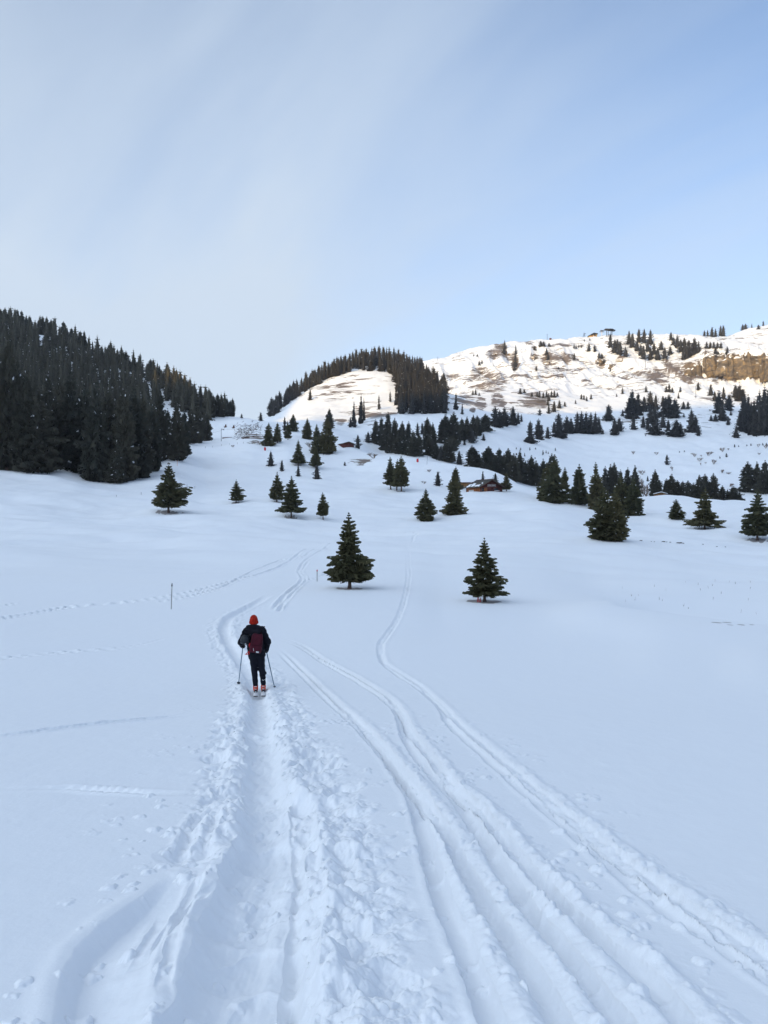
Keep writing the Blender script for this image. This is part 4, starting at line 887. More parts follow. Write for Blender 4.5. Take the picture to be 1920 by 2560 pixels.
# ------------------------------------------------------------------ the ski tourer
def surf(f, lo, hi, h):
    """surface-net mesh of a signed distance field"""
    ax = [np.arange(lo[i], hi[i]+h, h) for i in range(3)]
    X, Y, Zz = np.meshgrid(*ax, indexing='ij'); D = f(X, Y, Zz); s = D < 0
    P = np.stack([X, Y, Zz], -1); n = np.array(D.shape)-1
    acc = np.zeros((*n, 3)); cnt = np.zeros(n)
    def part(A, o, axis):
        sl_ = [slice(o[i], o[i]+n[i]) for i in range(3)]; return A[tuple(sl_)]
    for axis in range(3):
        u, v = [i for i in range(3) if i != axis]
        for a in (0, 1):
            for b in (0, 1):
                o = [0, 0, 0]; o[u] = a; o[v] = b; o2 = list(o); o2[axis] = 1
                d0, d1 = part(D, o, 0), part(D, o2, 0); m = (d0 < 0) != (d1 < 0)
                t = np.where(m, d0/np.where(m, d0-d1, 1), 0)[..., None]
                acc += np.where(m[..., None], part(P, o, 0)*(1-t)+part(P, o2, 0)*t, 0); cnt += m
    act = cnt > 0; idx = np.full(n, -1); idx[act] = np.arange(act.sum()); V = acc[act]/cnt[act][:, None]
    F = []
    for axis in range(3):
        u, v = [(1, 2), (2, 0), (0, 1)][axis]
        lo_ = [slice(1, -1)]*3; hi_ = [slice(1, -1)]*3; lo_[axis] = slice(0, -1); hi_[axis] = slice(1, None)
        a, b = s[tuple(lo_)], s[tuple(hi_)]; m = a != b
        I = np.argwhere(m)
        if not len(I): continue
        I[:, u] += 1; I[:, v] += 1
        def c(du, dv):
            J = I.copy(); J[:, u] += du; J[:, v] += dv; return idx[J[:, 0], J[:, 1], J[:, 2]]
        q = np.stack([c(-1, -1), c(0, -1), c(0, 0), c(-1, 0)], 1); fl = ~a[m]
        q[fl] = q[fl][:, ::-1]; F.append(q)
    return V, np.concatenate(F)
def cone(x, y, z, a, b, ra, rb, sy=1.0):
    ax, ay, az = a; bx, by, bz = b; dx, dy, dz = bx-ax, (by-ay)/sy, bz-az; px, py, pz = x-ax, (y-ay)/sy, z-az
    t = np.clip((px*dx+py*dy+pz*dz)/(dx*dx+dy*dy+dz*dz), 0, 1)
    return np.sqrt((px-t*dx)**2+(py-t*dy)**2+(pz-t*dz)**2)-(ra+(rb-ra)*t)
def ell(x, y, z, c, r):
    q = np.sqrt(((x-c[0])/r[0])**2+((y-c[1])/r[1])**2+((z-c[2])/r[2])**2); return (q-1)*min(r)
def su(k, *ds):
    o = ds[0]
    for d in ds[1:]:
        h = np.clip(.5+.5*(d-o)/k, 0, 1); o = d*(1-h)+o*h-k*h*(1-h)
    return o
def solid(name, f, lo, hi, h, m, parent):
    V, F = surf(f, lo, hi, h); return link(name, mesh_np(name, V, F, m, smooth=True), parent)
M_BLACK = mat('black_shell_fabric', (.005, .006, .011), .8, .15, noise=((.008, .009, .015), 9, (1, 1, 1)), bump=(.3, 9, .01))
M_HOOD = mat('hood_fabric', (.010, .010, .015), .85, .15, noise=((.006, .006, .010), 9, (1, 1, 1)), bump=(.3, 9, .01))
M_TROUSER = mat('dark_navy_trousers', (.008, .009, .016), .8, .15, bump=(.3, 14, .008))
M_HAT = mat('orange_red_knit', (.40, .028, .014), .9, .1, noise=((.27, .014, .009), 40, (1, 1, .3)), bump=(.5, 60, .004))
M_PACK = mat('wine_red_pack', (.066, .005, .015), .7, .2, noise=((.045, .004, .011), 12, (1, 1, 1)), bump=(.3, 20, .004))
M_PACKTRIM = mat('dark_red_trim', (.035, .004, .012), .7, .2)
M_RED = mat('bright_red_webbing', (.55, .02, .018), .6, .3)
M_BOOT = mat('orange_boot_shell', (.58, .060, .022), .4, .45)
M_WHITE = mat('white_plastic', (.75, .75, .76), .45, .4)
M_DARKP = mat('black_plastic', (.015, .015, .017), .5, .4)
M_POLE = mat('blue_pole', (.03, .12, .20), .35, .5)
M_HELMET = mat('dark_grey_helmet', (.012, .015, .020), .5, .35)
M_RIM = mat('grey_rim', (.09, .10, .11), .5, .3)
M_SKIN = mat('skin', (.50, .30, .22), .55, .3)
M_SILVER = mat('silver_reflective', (.55, .56, .58), .4, .5)
def skier():
    p = hit(650/1.1573, 1737/1.1573); u0 = p.x/p.y
    for y0 in np.arange(13, 21, .02):      # where the bottom of the trough comes into line
        if CY-FS*(fin(u0*y0, y0)+.015)/y0 <= 1737/1.1573: break
    x0 = u0*y0; yaw = math.atan2(-x0, y0)
    f = Vector((-math.sin(yaw), math.cos(yaw), 0)); rt = Vector((math.cos(yaw), math.sin(yaw), 0))
    def gz(lx, ly): q = Vector((x0, y0, 0))+rt*lx+f*ly; return fin(q.x, q.y)
    z0 = max(gz(-.08, 0), gz(.07, 0), (gz(0, -.6)+gz(0, .9))/2, gz(.074, -.6))+.02; slope = math.atan2(gz(0, 1.0)-gz(0, -.6), 1.6)
    base = (x0, y0, z0)
    who = empty('person', base, yaw)
    tag(who, 'person in black jacket and orange-red beanie walking away uphill on touring skis', 'person')
    AL = [(-.31, .06, 1.335), (-.425, .0, 1.12), (-.385, .19, 1.0)]; AR = [(.045, .06, 1.375), (.175, -.01, 1.12), (.142, .12, .90)]
    LL = [(-.145, .02, .80), (-.128, .085, .46), (-.098, -.02, .16)]; LR = [(.010, .02, .80), (.045, .065, .46), (.074, -.02, .17)]
    def limbs(x, y, z, P, r): return su(.02, cone(x, y, z, P[0], P[1], r[0], r[1]), cone(x, y, z, P[1], P[2], r[1], r[2]))
    def body(x, y, z):
        t = cone(x, y, z, (-.07, .01, .84), (-.135, .06, 1.30), .125, .145, .65)
        t = su(.05, t, cone(x, y, z, AL[0], AR[0], .06, .06), cone(x, y, z, (-.135, .06, 1.38), (-.138, .09, 1.50), .055, .055))
        hd = su(.02, ell(x, y, z, (-.14, .10, 1.585), (.076, .095, .115)), ell(x, y, z, (-.14, .195, 1.575), (.014, .022, .024)), ell(x, y, z, (-.14, .155, 1.51), (.045, .045, .035)))
        hd = su(.01, hd, ell(x, y, z, (-.216, .095, 1.58), (.012, .02, .032)), ell(x, y, z, (-.064, .095, 1.58), (.012, .02, .032)))
        t = su(.03, t, hd, limbs(x, y, z, AL, (.052, .042, .03)), limbs(x, y, z, AR, (.052, .042, .03)), limbs(x, y, z, LL, (.085, .055, .045)), limbs(x, y, z, LR, (.085, .055, .045)))
        for A in (AL, AR): t = su(.015, t, ell(x, y, z, (A[2][0], A[2][1]+.045, A[2][2]-.012), (.028, .05, .034)))
        return t
    solid('body', body, (-.52, -.2, .08), (.27, .36, 1.76), .014, M_SKIN, who)
    def fold(x, y, z, a, k): return a*np.sin(x*k+3*z*k*.3+1.3)*np.sin(z*k*1.1+y*k*.6)*.5+a*.5*np.sin(z*k*2.1+x*9)
    def jacket(x, y, z):
        t = cone(x, y, z, (-.075, .0, .81), (-.125, .03, 1.26), .190, .195, .66)
        t = su(.06, t, cone(x, y, z, AL[0], AR[0], .085, .085), cone(x, y, z, (-.135, .05, 1.38), (-.138, .075, 1.475), .085, .078))
        t = su(.03, t, limbs(x, y, z, AL, (.082, .070, .055)), limbs(x, y, z, AR, (.082, .072, .056)))
        t = t+fold(x, y, z, .008, 34)
        return np.maximum(t, .765+.03*np.sin(x*7+.6)-z)
    solid('jacket', jacket, (-.54, -.24, .70), (.30, .30, 1.58), .0115, M_BLACK, who)
    def hood(x, y, z):   # lying open on the shoulders, one loose corner on the right
        t = su(.04, ell(x, y, z, (-.155, -.035, 1.43), (.185, .12, .095)), cone(x, y, z, (-.30, -.05, 1.375), (-.05, -.155, 1.325), .055, .055), cone(x, y, z, (-.10, -.13, 1.36), (.03, -.06, 1.41), .06, .045))
        t = su(.025, t, cone(x, y, z, (-.02, -.03, 1.445), (.06, -.02, 1.44), .045, .022), cone(x, y, z, (.05, -.02, 1.437), (.110, -.015, 1.470), .020, .006), cone(x, y, z, (-.29, -.03, 1.42), (-.39, -.04, 1.355), .05, .014), cone(x, y, z, (-.30, -.04, 1.40), (-.385, -.03, 1.385), .04, .008))
        t = np.maximum(t, -ell(x, y, z, (-.14, .07, 1.52), (.085, .10, .10)))
        return t+fold(x, y, z, .010, 30)
    solid('hood', hood, (-.46, -.26, 1.22), (.16, .16, 1.56), .0105, M_HOOD, who)
    def trousers(x, y, z):
        t = cone(x, y, z, (-.135, .01, .83), (.0, .01, .84), .125, .125, .8)
        t = su(.035, t, limbs(x, y, z, LL, (.100, .070, .058)), limbs(x, y, z, LR, (.100, .070, .056)))
        t = su(.02, t, ell(x, y, z, (.115, .03, .40), (.035, .05, .035)), ell(x, y, z, (.095, -.05, .33), (.035, .03, .025)), ell(x, y, z, (-.150, .0, .30), (.02, .04, .025)))
        return t+fold(x, y, z, .006, 24)
    solid('trousers', trousers, (-.32, -.2, .09), (.22, .26, .98), .0115, M_TROUSER, who)
    def hat(x, y, z):
        t = su(.03, ell(x, y, z, (-.14, .095, 1.605), (.090, .105, .118)), cone(x, y, z, (-.14, .095, 1.545), (-.14, .095, 1.56), .093, .093))
        return np.maximum(t, 1.535+.15*(y-.09)-z)
    hb = solid('beanie', hat, (-.26, -.04, 1.48), (-.02, .24, 1.76), .009, M_HAT, who)
    def cuff(x, y, z):
        t = np.abs(np.hypot(x+.14, (y-.095)/1.08)-.093)-.012; return np.maximum(t, np.abs(z-1.553-.15*(y-.09))-.024)
    solid('cuff', cuff, (-.27, -.04, 1.49), (-.01, .24, 1.62), .008, M_HAT, hb)
    # gloves: palm, four curled fingers and a thumb round the grip
    for A, sg in ((AL, -1), (AR, 1)):
        c = Vector(A[2])+Vector((0, .055, -.01))
        def glove(x, y, z, c=c, sg=sg):
            t = su(.02, cone(x, y, z, (c.x, c.y-.075, c.z+.008), (c.x, c.y-.035, c.z), .046, .040), ell(x, y, z, (c.x+sg*.012, c.y-.005, c.z), (.026, .045, .046)))
            for k in range(4):
                zz = c.z+.036-.024*k; ln = (.92, 1.0, .96, .8)[k]
                t = su(.007, t, cone(x, y, z, (c.x+sg*.018, c.y+.026, zz), (c.x+sg*.006, c.y+.056*ln, zz-.004), .0125, .012), cone(x, y, z, (c.x+sg*.006, c.y+.056*ln, zz-.004), (c.x-sg*.026, c.y+.044*ln, zz-.006), .012, .011), cone(x, y, z, (c.x-sg*.026, c.y+.044*ln, zz-.006), (c.x-sg*.03, c.y+.018, zz-.006), .011, .010))
            return su(.008, t, cone(x, y, z, (c.x-sg*.004, c.y-.025, c.z+.025), (c.x-sg*.032, c.y+.01, c.z+.046), .015, .013), cone(x, y, z, (c.x-sg*.032, c.y+.01, c.z+.046), (c.x-sg*.026, c.y+.036, c.z+.046), .013, .011))
        solid('glove', glove, (c.x-.09, c.y-.14, c.z-.09), (c.x+.09, c.y+.11, c.z+.10), .006, M_DARKP, who)
    # ski boots
    R = Matrix.Rotation(slope, 4, 'X')
    for L_ in (LL, LR):
        bx = L_[2][0]
        def boot(x, y, z, bx=bx):
            t = su(.03, cone(x, y, z, (bx, -.02, .10), (bx, -.01, .19), .058, .050), cone(x, y, z, (bx, -.055, .060), (bx, .165, .048), .050, .044))
            return np.maximum(t, .015-z)+.003*np.sin(z*90)
        bo = solid('ski_boot', boot, (bx-.09, -.14, .0), (bx+.09, .24, .33), .009, M_BOOT, who)
        MB().box(bx-.045, bx+.045, -.10, .21, .004, .022).build('sole', M_DARKP, bo)
        for zz in (.09, .13): MB().box(bx-.030, bx+.026, -.086, -.076, zz-.008, zz+.006).build('buckle', M_WHITE, bo)
        MB().box(bx-.02, bx+.02, -.112, -.100, .04, .08).build('heel_piece', M_WHITE, bo)
    for dx, zz in ((-.02, .275), (.025, .28), (.0, .265)): MB().box(LR[2][0]+dx-.012, LR[2][0]+dx+.012, -.086, -.078, zz-.006, zz+.005).build('cuff_buckle', M_SILVER, who)
    # skis
    for k, bx in enumerate((-.096, .074)):
        s = empty('ski', base, yaw); s.rotation_euler = (slope, 0, yaw)
        tag(s, ('left' if k == 0 else 'right')+' white touring ski under the '+('left' if k == 0 else 'right')+' orange boot', 'ski', 'touring skis')
        ys = np.concatenate([np.linspace(-.74, .85, 24), np.linspace(.88, 1.08, 8)]); mb = MB()
        for y in ys:
            hw = .047+.006*abs(y-.1)-.0; hw *= 1-.75*max(0, (y-.92)/.16)**2; hw *= 1-.25*max(0, (-.68-y)/.06)
            zc = .002+.12*max(0, (y-.84)/.24)**1.8
            mb.v += [(bx-hw, y, zc-.006), (bx+hw, y, zc-.006), (bx+hw*.93, y, zc+.007), (bx-hw*.93, y, zc+.007)]
        for i in range(len(ys)-1):
            for j in range(4): mb.f4.append([i*4+j, i*4+(j+1) % 4, (i+1)*4+(j+1) % 4, (i+1)*4+j])
        mb.f4 += [[0, 3, 2, 1], [4*len(ys)-4, 4*len(ys)-3, 4*len(ys)-2, 4*len(ys)-1]]
        mb.build('ski_blade', M_WHITE, s)
        MB().box(bx-.044, bx+.044, -.768, -.740, -.006, .012).build('tail_cap', M_DARKP, s)
        b = MB().box(bx-.036, bx+.036, -.22, -.10, .0072, .035).box(bx-.025, bx+.025, -.19, -.12, .035, .060).build('heel_binding', M_DARKP, s)
        MB().box(bx-.018, bx+.018, -.225, -.2203, .012, .032).build('lifter_plate', M_SILVER, b)
        MB().box(bx-.034, bx+.034, .14, .25, .0072, .040).build('toe_binding', M_DARKP, s)
    # poles
    for k, (A, tx, ty) in enumerate(((AL, -.50, .74), (AR, .335, .22))):
        s = empty('ski_pole', base, yaw)
        tag(s, 'blue ski pole planted in the snow on the '+('left' if k == 0 else 'right')+' of the skier', 'ski pole', 'ski poles')
        hnd = Vector((A[2][0]-(1 if k == 0 else -1)*-.0, A[2][1]+.068, A[2][2]-.01)); tip = Vector((tx, ty, gz(tx, ty)-z0-.03)); d = (tip-hnd).normalized(); tp = hnd-d*.09
        ln = (tip-tp).length; P = lambda t: tp+d*ln*t
        MB().tube([P(.12), P(.50), P(.51), P(.97)], [.0115, .0115, .0100, .0095], 8).build('shaft', M_POLE, s, True)
        MB().tube([P(0), P(.012), P(.06), P(.10), P(.135)], [.013, .018, .015, .0165, .011], 8).build('grip', M_DARKP, s, True)
        MB().tube([P(.50), P(.525)], [.0115, .0115], 8).build('clamp', M_DARKP, s)
        bk = MB().tube([P(.945), P(.95), P(.956)], [.012, .042, .012], 12).build('basket', M_DARKP, s)
        MB().tube([P(.97), P(1.0)], [.005, .002], 6).build('tip', M_SILVER, s)
    # backpack
    bp = empty('backpack', base, yaw); tag(bp, 'wine red backpack worn by the skier, with a small white tag at its lower edge', 'backpack')
    til = Matrix.Rotation(math.radians(8.5), 3, 'Y'); inv_t = np.array(til.inverted())
    C0 = Vector((-.078, -.185, 1.125)); lean = .13
    def loc(x, y, z):
        dx, dy, dz = x-C0.x, y-C0.y, z-C0.z; dy = dy-lean*dz
        return inv_t[0, 0]*dx+inv_t[0, 2]*dz, dy, inv_t[2, 0]*dx+inv_t[2, 2]*dz
    def rbox(a, b, c, h, r):
        qx, qy, qz = np.abs(a)-h[0]+r, np.abs(b)-h[1]+r, np.abs(c)-h[2]+r
        return np.sqrt(np.maximum(qx, 0)**2+np.maximum(qy, 0)**2+np.maximum(qz, 0)**2)+np.minimum(np.maximum(qx, np.maximum(qy, qz)), 0)-r
    def pack(x, y, z):
        a, b, c = loc(x, y, z); wz = 1-.16*np.clip((c+.05)/.25, 0, 1)
        return rbox(a/wz, b, c, (.138, .088, .212), .05)*.9+.004*np.sin(a*30+c*14)*np.sin(c*22)
    pm = solid('pack_bag', pack, (-.30, -.38, .83), (.16, .02, 1.42), .0105, M_PACK, bp)
    def pocket(x, y, z):
        a, b, c = loc(x, y, z); return rbox(a, b+.082, c+.115, (.122, .026, .085), .024)
    solid('front_pocket', pocket, (-.28, -.38, .85), (.16, -.12, 1.18), .010, M_PACK, bp)
    def P(a, b, c): v = til @ Vector((a, 0, c)); return (C0.x+v.x, C0.y+b+lean*v.z, C0.z+v.z)
    MB().tube([P(-.10, -.093, .17), P(-.095, -.098, .0), P(-.105, -.1, -.02)], .0035, 5).build('zip', M_PACKTRIM, bp)
    MB().tube([P(.085, -.093, .17), P(.10, -.098, .03), P(.115, -.096, -.02)], .0035, 5).build('zip', M_PACKTRIM, bp)
    MB().tube([P(-.115, -.112, -.035), P(.115, -.112, -.02)], .0035, 5).build('zip', M_PACKTRIM, bp)
    MB().tube([P(-.055, -.112, -.10), P(-.035, -.114, -.16)], .004, 5).build('zip_puller', M_WHITE, bp)
    def patch(name, a0, a1, c0, c1, b, m): MB().add([P(a0, b, c0), P(a1, b, c0), P(a1, b, c1), P(a0, b, c1), P(a0, b+.006, c0), P(a1, b+.006, c0), P(a1, b+.006, c1), P(a0, b+.006, c1)], [(0, 1, 2, 3), (4, 7, 6, 5), (0, 4, 5, 1), (1, 5, 6, 2), (2, 6, 7, 3), (3, 7, 4, 0)]).build(name, m, bp)
    patch('tag_border', .012, .088, -.196, -.152, -.1135, M_DARKP); patch('tag_plate', .020, .080, -.188, -.160, -.117, M_WHITE)
    for sx, A in ((-.10, AL[0]), (.09, AR[0])):
        MB().tube([P(sx, .07, .17), (A[0]*.75-.03, .0, 1.445), (A[0]*.8-.025, .12, 1.40), (A[0]*.8-.02, .16, 1.22), P(sx, .09, -.14)], .016, 6).build('shoulder_strap', M_PACKTRIM, bp, True)
    MB().tube([P(-.142, -.03, -.02), P(-.150, -.045, -.06), P(-.144, -.05, -.105)], [.012, .017, .011], 6).build('red_strap', M_RED, bp, True)
    MB().tube([P(-.144, -.05, -.10), P(-.142, -.06, -.19)], .004, 5).build('cord', M_DARKP, bp)
    MB().tube([P(-.142, -.06, -.185), P(-.125, -.06, -.235), P(-.120, -.06, -.262), P(-.135, -.06, -.250), P(-.190, -.06, -.262), P(-.215, -.06, -.268), P(-.190, -.06, -.242), P(-.15, -.06, -.215), P(-.142, -.06, -.185)], .009, 6).build('red_loop', M_RED, bp, True)
    # helmet strapped to the side of the pack
    hm = empty('helmet', base, yaw); tag(hm, 'dark grey helmet hanging at the left side of the wine red backpack', 'helmet')
    HC = (-.325, -.135, 1.185)
    def helm(x, y, z):
        o = ell(x, y, z, HC, (.108, .095, .125)); i = ell(x, y, z, (HC[0], HC[1], HC[2]-.02), (.095, .082, .115))
        return np.maximum(np.maximum(o, -i), HC[2]-.085+.25*(x-HC[0])*-1-z)
    solid('shell', helm, (-.46, -.27, 1.03), (-.19, 0, 1.34), .0085, M_HELMET, hm)
    MB().tube([(HC[0]+.104*math.cos(t), HC[1]+.090*math.sin(t), HC[2]-.075-.024*math.cos(t)) for t in np.linspace(PI*.9, PI*2.05, 12)], .006, 6).build('rim', M_RIM, hm, True)
    MB().tube([(HC[0]+.05, HC[1], HC[2]+.10), (-.235, -.14, 1.30), (-.20, -.16, 1.31)], .008, 5).build('strap', M_DARKP, hm)
skier()

# ------------------------------------------------------------------ huts
def wood(name, a, b, sc=1.2): return mat(name, a, .8, .15, noise=(b, sc, (3, 3, .35)), bump=(.4, sc, .03))
M_DWOOD = wood('dark_red_brown_timber', (.085, .027, .024), (.130, .045, .034)); M_OWOOD = wood('orange_brown_boards', (.40, .155, .060), (.20, .075, .034)); M_LWOOD = wood('light_boards', (.30, .17, .075), (.19, .10, .045))
M_ROOF = mat('grey_shingle_roof', (.125, .110, .090), .85, .15, noise=((.085, .076, .066), 1.4, (1, .4, 1)), bump=(.5, 1.4, .05)); M_PANE = mat('window_glass', (.03, .035, .045), .08, .5); M_SIGNW = mat('white_paint', (.62, .61, .60), .6, .3)
def chalet():
    p = hit(1037.8, 1062.5); r = empty('chalet', (p.x, p.y, p.z-.15), math.radians(25))
    tag(r, 'dark brown timber chalet with white-lettered sign and grey roof patched with snow', 'chalet')
    Wd, Dp, He, Ha = 11.3, 12.0, 2.6, 5.5
    gable = [(0, -.6), (Wd, -.6), (Wd, He), (Wd/2, Ha), (0, He)]
    MB().prism(gable, 0, .3).build('front_wall', M_DWOOD, r); MB().prism(gable, Dp-.3, Dp).build('back_wall', M_DWOOD, r)
    MB().box(0.002, .3, .3, Dp-.3, -.6, He-.05).build('side_wall', M_OWOOD, r); MB().box(Wd-.3, Wd-.002, .3, Dp-.3, -.6, He-.05).build('side_wall', M_DWOOD, r)
    sl_ = (Ha-He)/(Wd/2); ov = 1.15
    roofs = []
    for sg in (-1, 1):
        cx = Wd/2; e = Wd/2+ov; ze = Ha-sl_*e
        poly = [(cx, Ha+.02), (cx+sg*e, ze+.02), (cx+sg*e, ze+.24), (cx, Ha+.28)]
        roofs.append(MB().prism(poly, -1.3, Dp+.5).build('roof_slope', M_ROOF, r))
    MB().prism([(Wd/2-.15, Ha+.24), (Wd/2+.15, Ha+.24), (Wd/2, Ha+.38)], -1.32, Dp+.52).build('ridge_cap', M_DWOOD, roofs[0])
    for sg in (-1, 1):
        e = Wd/2+ov; MB().prism([(Wd/2, Ha-.12), (Wd/2+sg*e, Ha-sl_*e-.12), (Wd/2+sg*e, Ha-sl_*e+.018), (Wd/2, Ha+.018)], -1.38, -1.302).build('barge_board', M_DWOOD, r)
    R = random.Random(3)
    def roofpt(u, v): return (Wd/2-u, v, Ha-sl_*u+.265)     # u metres left of the ridge, v along it
    for u, v, a, b in [(5.6, 3.2, .8, 1.6), (5.4, 6.4, .9, 1.3), (4.3, 7.6, .9, 1.5), (5.9, 9.6, .8, 1.6), (4.6, 10.2, .7, 1.2), (5.9, .9, .45, .7), (4.9, 1.9, .3, .8), (3.0, 2.6, .25, .6), (4.0, 1.1, .3, .35), (3.4, 8.6, .3, 1.0)]:
        n = 11; ring = [(u+a*math.cos(t)*R.uniform(.7, 1.15), v+b*math.sin(t)*R.uniform(.7, 1.15)) for t in np.linspace(0, 2*PI, n, endpoint=False)]
        mb = MB(); lo = [roofpt(*q) for q in ring]; up_ = [tuple(np.array(roofpt(u+(q[0]-u)*.8, v+(q[1]-v)*.8))+np.array((0, 0, .14))) for q in ring]
        mb.v = lo+up_+[tuple(np.array(roofpt(u, v))+np.array((0, 0, .17)))]
        for i in range(n): j = (i+1) % n; mb.f4.append([i, j, n+j, n+i]); mb.f3.append([n+i, n+j, 2*n])
        mb.build('snow_patch', M_SNOWCLUMP, roofs[0], True)
    # openings
    def framed(name, x0, x1, z0_, z1_, fm, pm, y=-.06):
        f = MB().box(x0-.12, x1+.12, y, -.002, z0_-.12, z0_).box(x0-.12, x1+.12, y, -.002, z1_, z1_+.12).box(x0-.12, x0, y, -.002, z0_, z1_).box(x1, x1+.12, y, -.002, z0_, z1_).build(name, fm, r)
        MB().box(x0, x1, y+.03, -.004, z0_, z1_).build('pane', pm, f); return f
    w = framed('window', .55, 1.9, .5, 1.9, M_OWOOD, M_PANE); MB().box(.56, 1.89, -.055, -.035, 1.15, 1.22).build('glazing_bar', M_OWOOD, w)
    MB().box(2.05, 3.5, -.05, -.003, 0, 2.05).build('board_panel', M_OWOOD, r)
    d = MB().box(5.3, 6.35, -.06, -.003, 0, 2.0).build('door', mat('reddish_door', (.075, .020, .018), .7, .2), r); MB().tube([(6.2, -.10, 1.0), (6.2, -.10, 1.15)], .02, 6).build('handle', M_SILVER, d)
    framed('window', 6.9, 9.0, .9, 1.8, M_DWOOD, M_PANE)
    for x in (4.3, 5.6, 6.9): framed('window', x, x+.5, 3.75, 4.3, M_DWOOD, mat('curtain', (.11, .035, .03), .8, .1))
    MB().box(-.03, -.003, 5.5, 9.6, .25, 1.15).build('shutter', M_SIGNW, r)
    # sign: dark board, white border, two words in white (too small in the photo to read)
    s = MB().box(3.55, 7.75, -.16, -.08, 2.45, 3.5).build('sign_board', M_DWOOD, r)
    MB().box(3.55, 7.75, -.19, -.162, 2.45, 2.53).box(3.55, 7.75, -.19, -.162, 3.42, 3.5).box(3.55, 3.63, -.19, -.162, 2.53, 3.42).box(7.67, 7.75, -.19, -.162, 2.53, 3.42).build('sign_border', M_SIGNW, s)
    x = 3.75
    for ch in ('HE', 'HB', 'EH', 'HH', 'H ', ' H', 'EH', 'HB', 'HH', 'EH'):
        if ch == ' H': x = 5.75
        b = MB().box(x, x+.07, -.19, -.162, 2.78, 3.3).box(x+.21, x+.28, -.19, -.162, 2.78, 3.3)
        if 'E' in ch: b.box(x+.07, x+.21, -.188, -.162, 3.23, 3.3)
        if 'B' in ch: b.box(x+.07, x+.21, -.188, -.162, 2.78, 2.85)
        b.box(x+.07, x+.21, -.188, -.162, 3.0, 3.06); b.build('letter', M_SIGNW, s); x += .36
    # bench under the window, snow on it
    bn = empty('bench', r.matrix_basis @ Vector((6.6, -1.1, .15)), math.radians(25)); tag(bn, 'snow-covered bench in front of the chalet', 'bench')
    MB().box(0, 2.6, 0, .5, .40, .46).build('seat', M_OWOOD, bn)
    for x in (.1, 2.38): MB().box(x, x+.12, .05, .45, -.3, .40).build('leg', M_OWOOD, bn)
    MB().prism([(.02, .462), (2.58, .462), (2.5, .62), (1.3, .68), (.1, .62)], .02, .48).build('snow_cover', M_SNOWCLUMP, bn)
chalet()
def small_hut(x, y, w_px, h_px, depth, rz, label, wallm, rmin=300, snow=True):
    p = hit(x, y, rmin); k = p.y/FS; w = w_px*k; h = h_px*k; r = empty('hut', (p.x, p.y, p.z-.2), rz); tag(r, label, 'hut', None)
    he = h*.62
    g = [(-w/2, -.5), (w/2, -.5), (w/2, he), (0, h*.92), (-w/2, he)]
    MB().prism(g, 0, depth).build('wall', wallm, r)
    for sg in (-1, 1):
        e = w/2+.5; sl2 = (h*.92-he)/(w/2)
        rf = MB().prism([(0, h*.92+.03), (sg*e, h*.92-sl2*e+.03), (sg*e, h*.92-sl2*e+.2), (0, h*.92+.22)], -.6, depth+.4).build('roof_slope', M_ROOF, r)
        if snow: MB().prism([(0, h*.92+.225), (sg*e*.95, h*.92-sl2*e*.95+.21), (sg*e*.93, h*.92-sl2*e*.93+.42), (0, h*.92+.5)], -.5, depth+.3).build('snow_cover', M_SNOWCLUMP, rf)
    MB().box(-w*.10, w*.10, -.06, -.003, 0, he*.85).build('door', M_DWOOD, r)
    return r
small_hut(753, 966, 27, 13, 7, math.radians(30), 'small brown hut under snow on the slope below the rounded hill', M_DWOOD, 480)
small_hut(1428, 1077, 24, 10, 5, math.radians(-12), 'small orange-brown hut behind the right snow bank', M_LWOOD, 400)
p = hit(1011, 1053, 250); k = p.y/FS; r = empty('shed', (p.x, p.y+4, p.z-.1), math.radians(20)); tag(r, 'low light-boarded shed with flat roof left behind the chalet', 'shed')
w = 27*k; h = 11*k
MB().box(-w/2, w/2, 0, 4, -.5, h).build('wall', M_LWOOD, r); rf = MB().prism([(-w/2-.5, h+.02), (w/2+.5, h+.3), (w/2+.5, h+.5), (-w/2-.5, h+.22)], -.5, 4.4).build('roof', M_DWOOD, r)
MB().box(-w/2-.04, -w/2-.002, .8, 3, .0, h*.8).build('shutter', M_SIGNW, r); MB().box(-w*.30, -w*.28, -.04, -.002, 0, h).box(w*.02, w*.04, -.04, -.002, 0, h).build('batten', M_DWOOD, r)

# ------------------------------------------------------------------ lifts, snow lances, markers
M_STEEL = mat('grey_steel', (.13, .135, .15), .5, .5, .3); M_STEELD = mat('dark_steel', (.045, .048, .055), .5, .4, .3); M_REDPAD = mat('red_pad', (.52, .022, .03), .7, .3); M_YEL = mat('ochre_cladding', (.50, .33, .14), .7, .2)
def pylon(x, yb, yt, rmin, label, arm=2.4, two=True, group='lift pylons', m=M_STEEL, rad=.28):
    p = hit(x, yb, rmin); h = (photo_y(p)-yt)/FS*p.y; r = empty('lift_pylon', tuple(p), 0); tag(r, label, 'pylon', group)
    MB().tube([(0, 0, -.6), (0, 0, h)], [rad, rad*.65], 8).build('mast', m, r)
    c = MB().box(-arm if two else -.2, arm, -.12, .12, h-.55, h-.28).build('cross_arm', M_STEELD, r)
    for sx in ((-arm*.9, arm*.9) if two else (arm*.9,)):
        for q in (-.7, 0., .7): MB().tube([(sx-.1, q, h-.75), (sx+.1, q, h-.75)], .24, 8).build('sheave', M_STEELD, c)
    return p, h
a = pylon(478, 953, 926, 380, 'grey drag-lift mast with one arm on the left slope near the brushwood', 1.9, False, rad=.2)
b = pylon(425, 958, 934, 380, 'grey drag-lift mast at the edge of the left forest', 1.6, False, rad=.18)
c = pylon(629, 930, 912, 400, 'gantry of the drag lift among spruces at the saddle', 2.0, True, rad=.2)
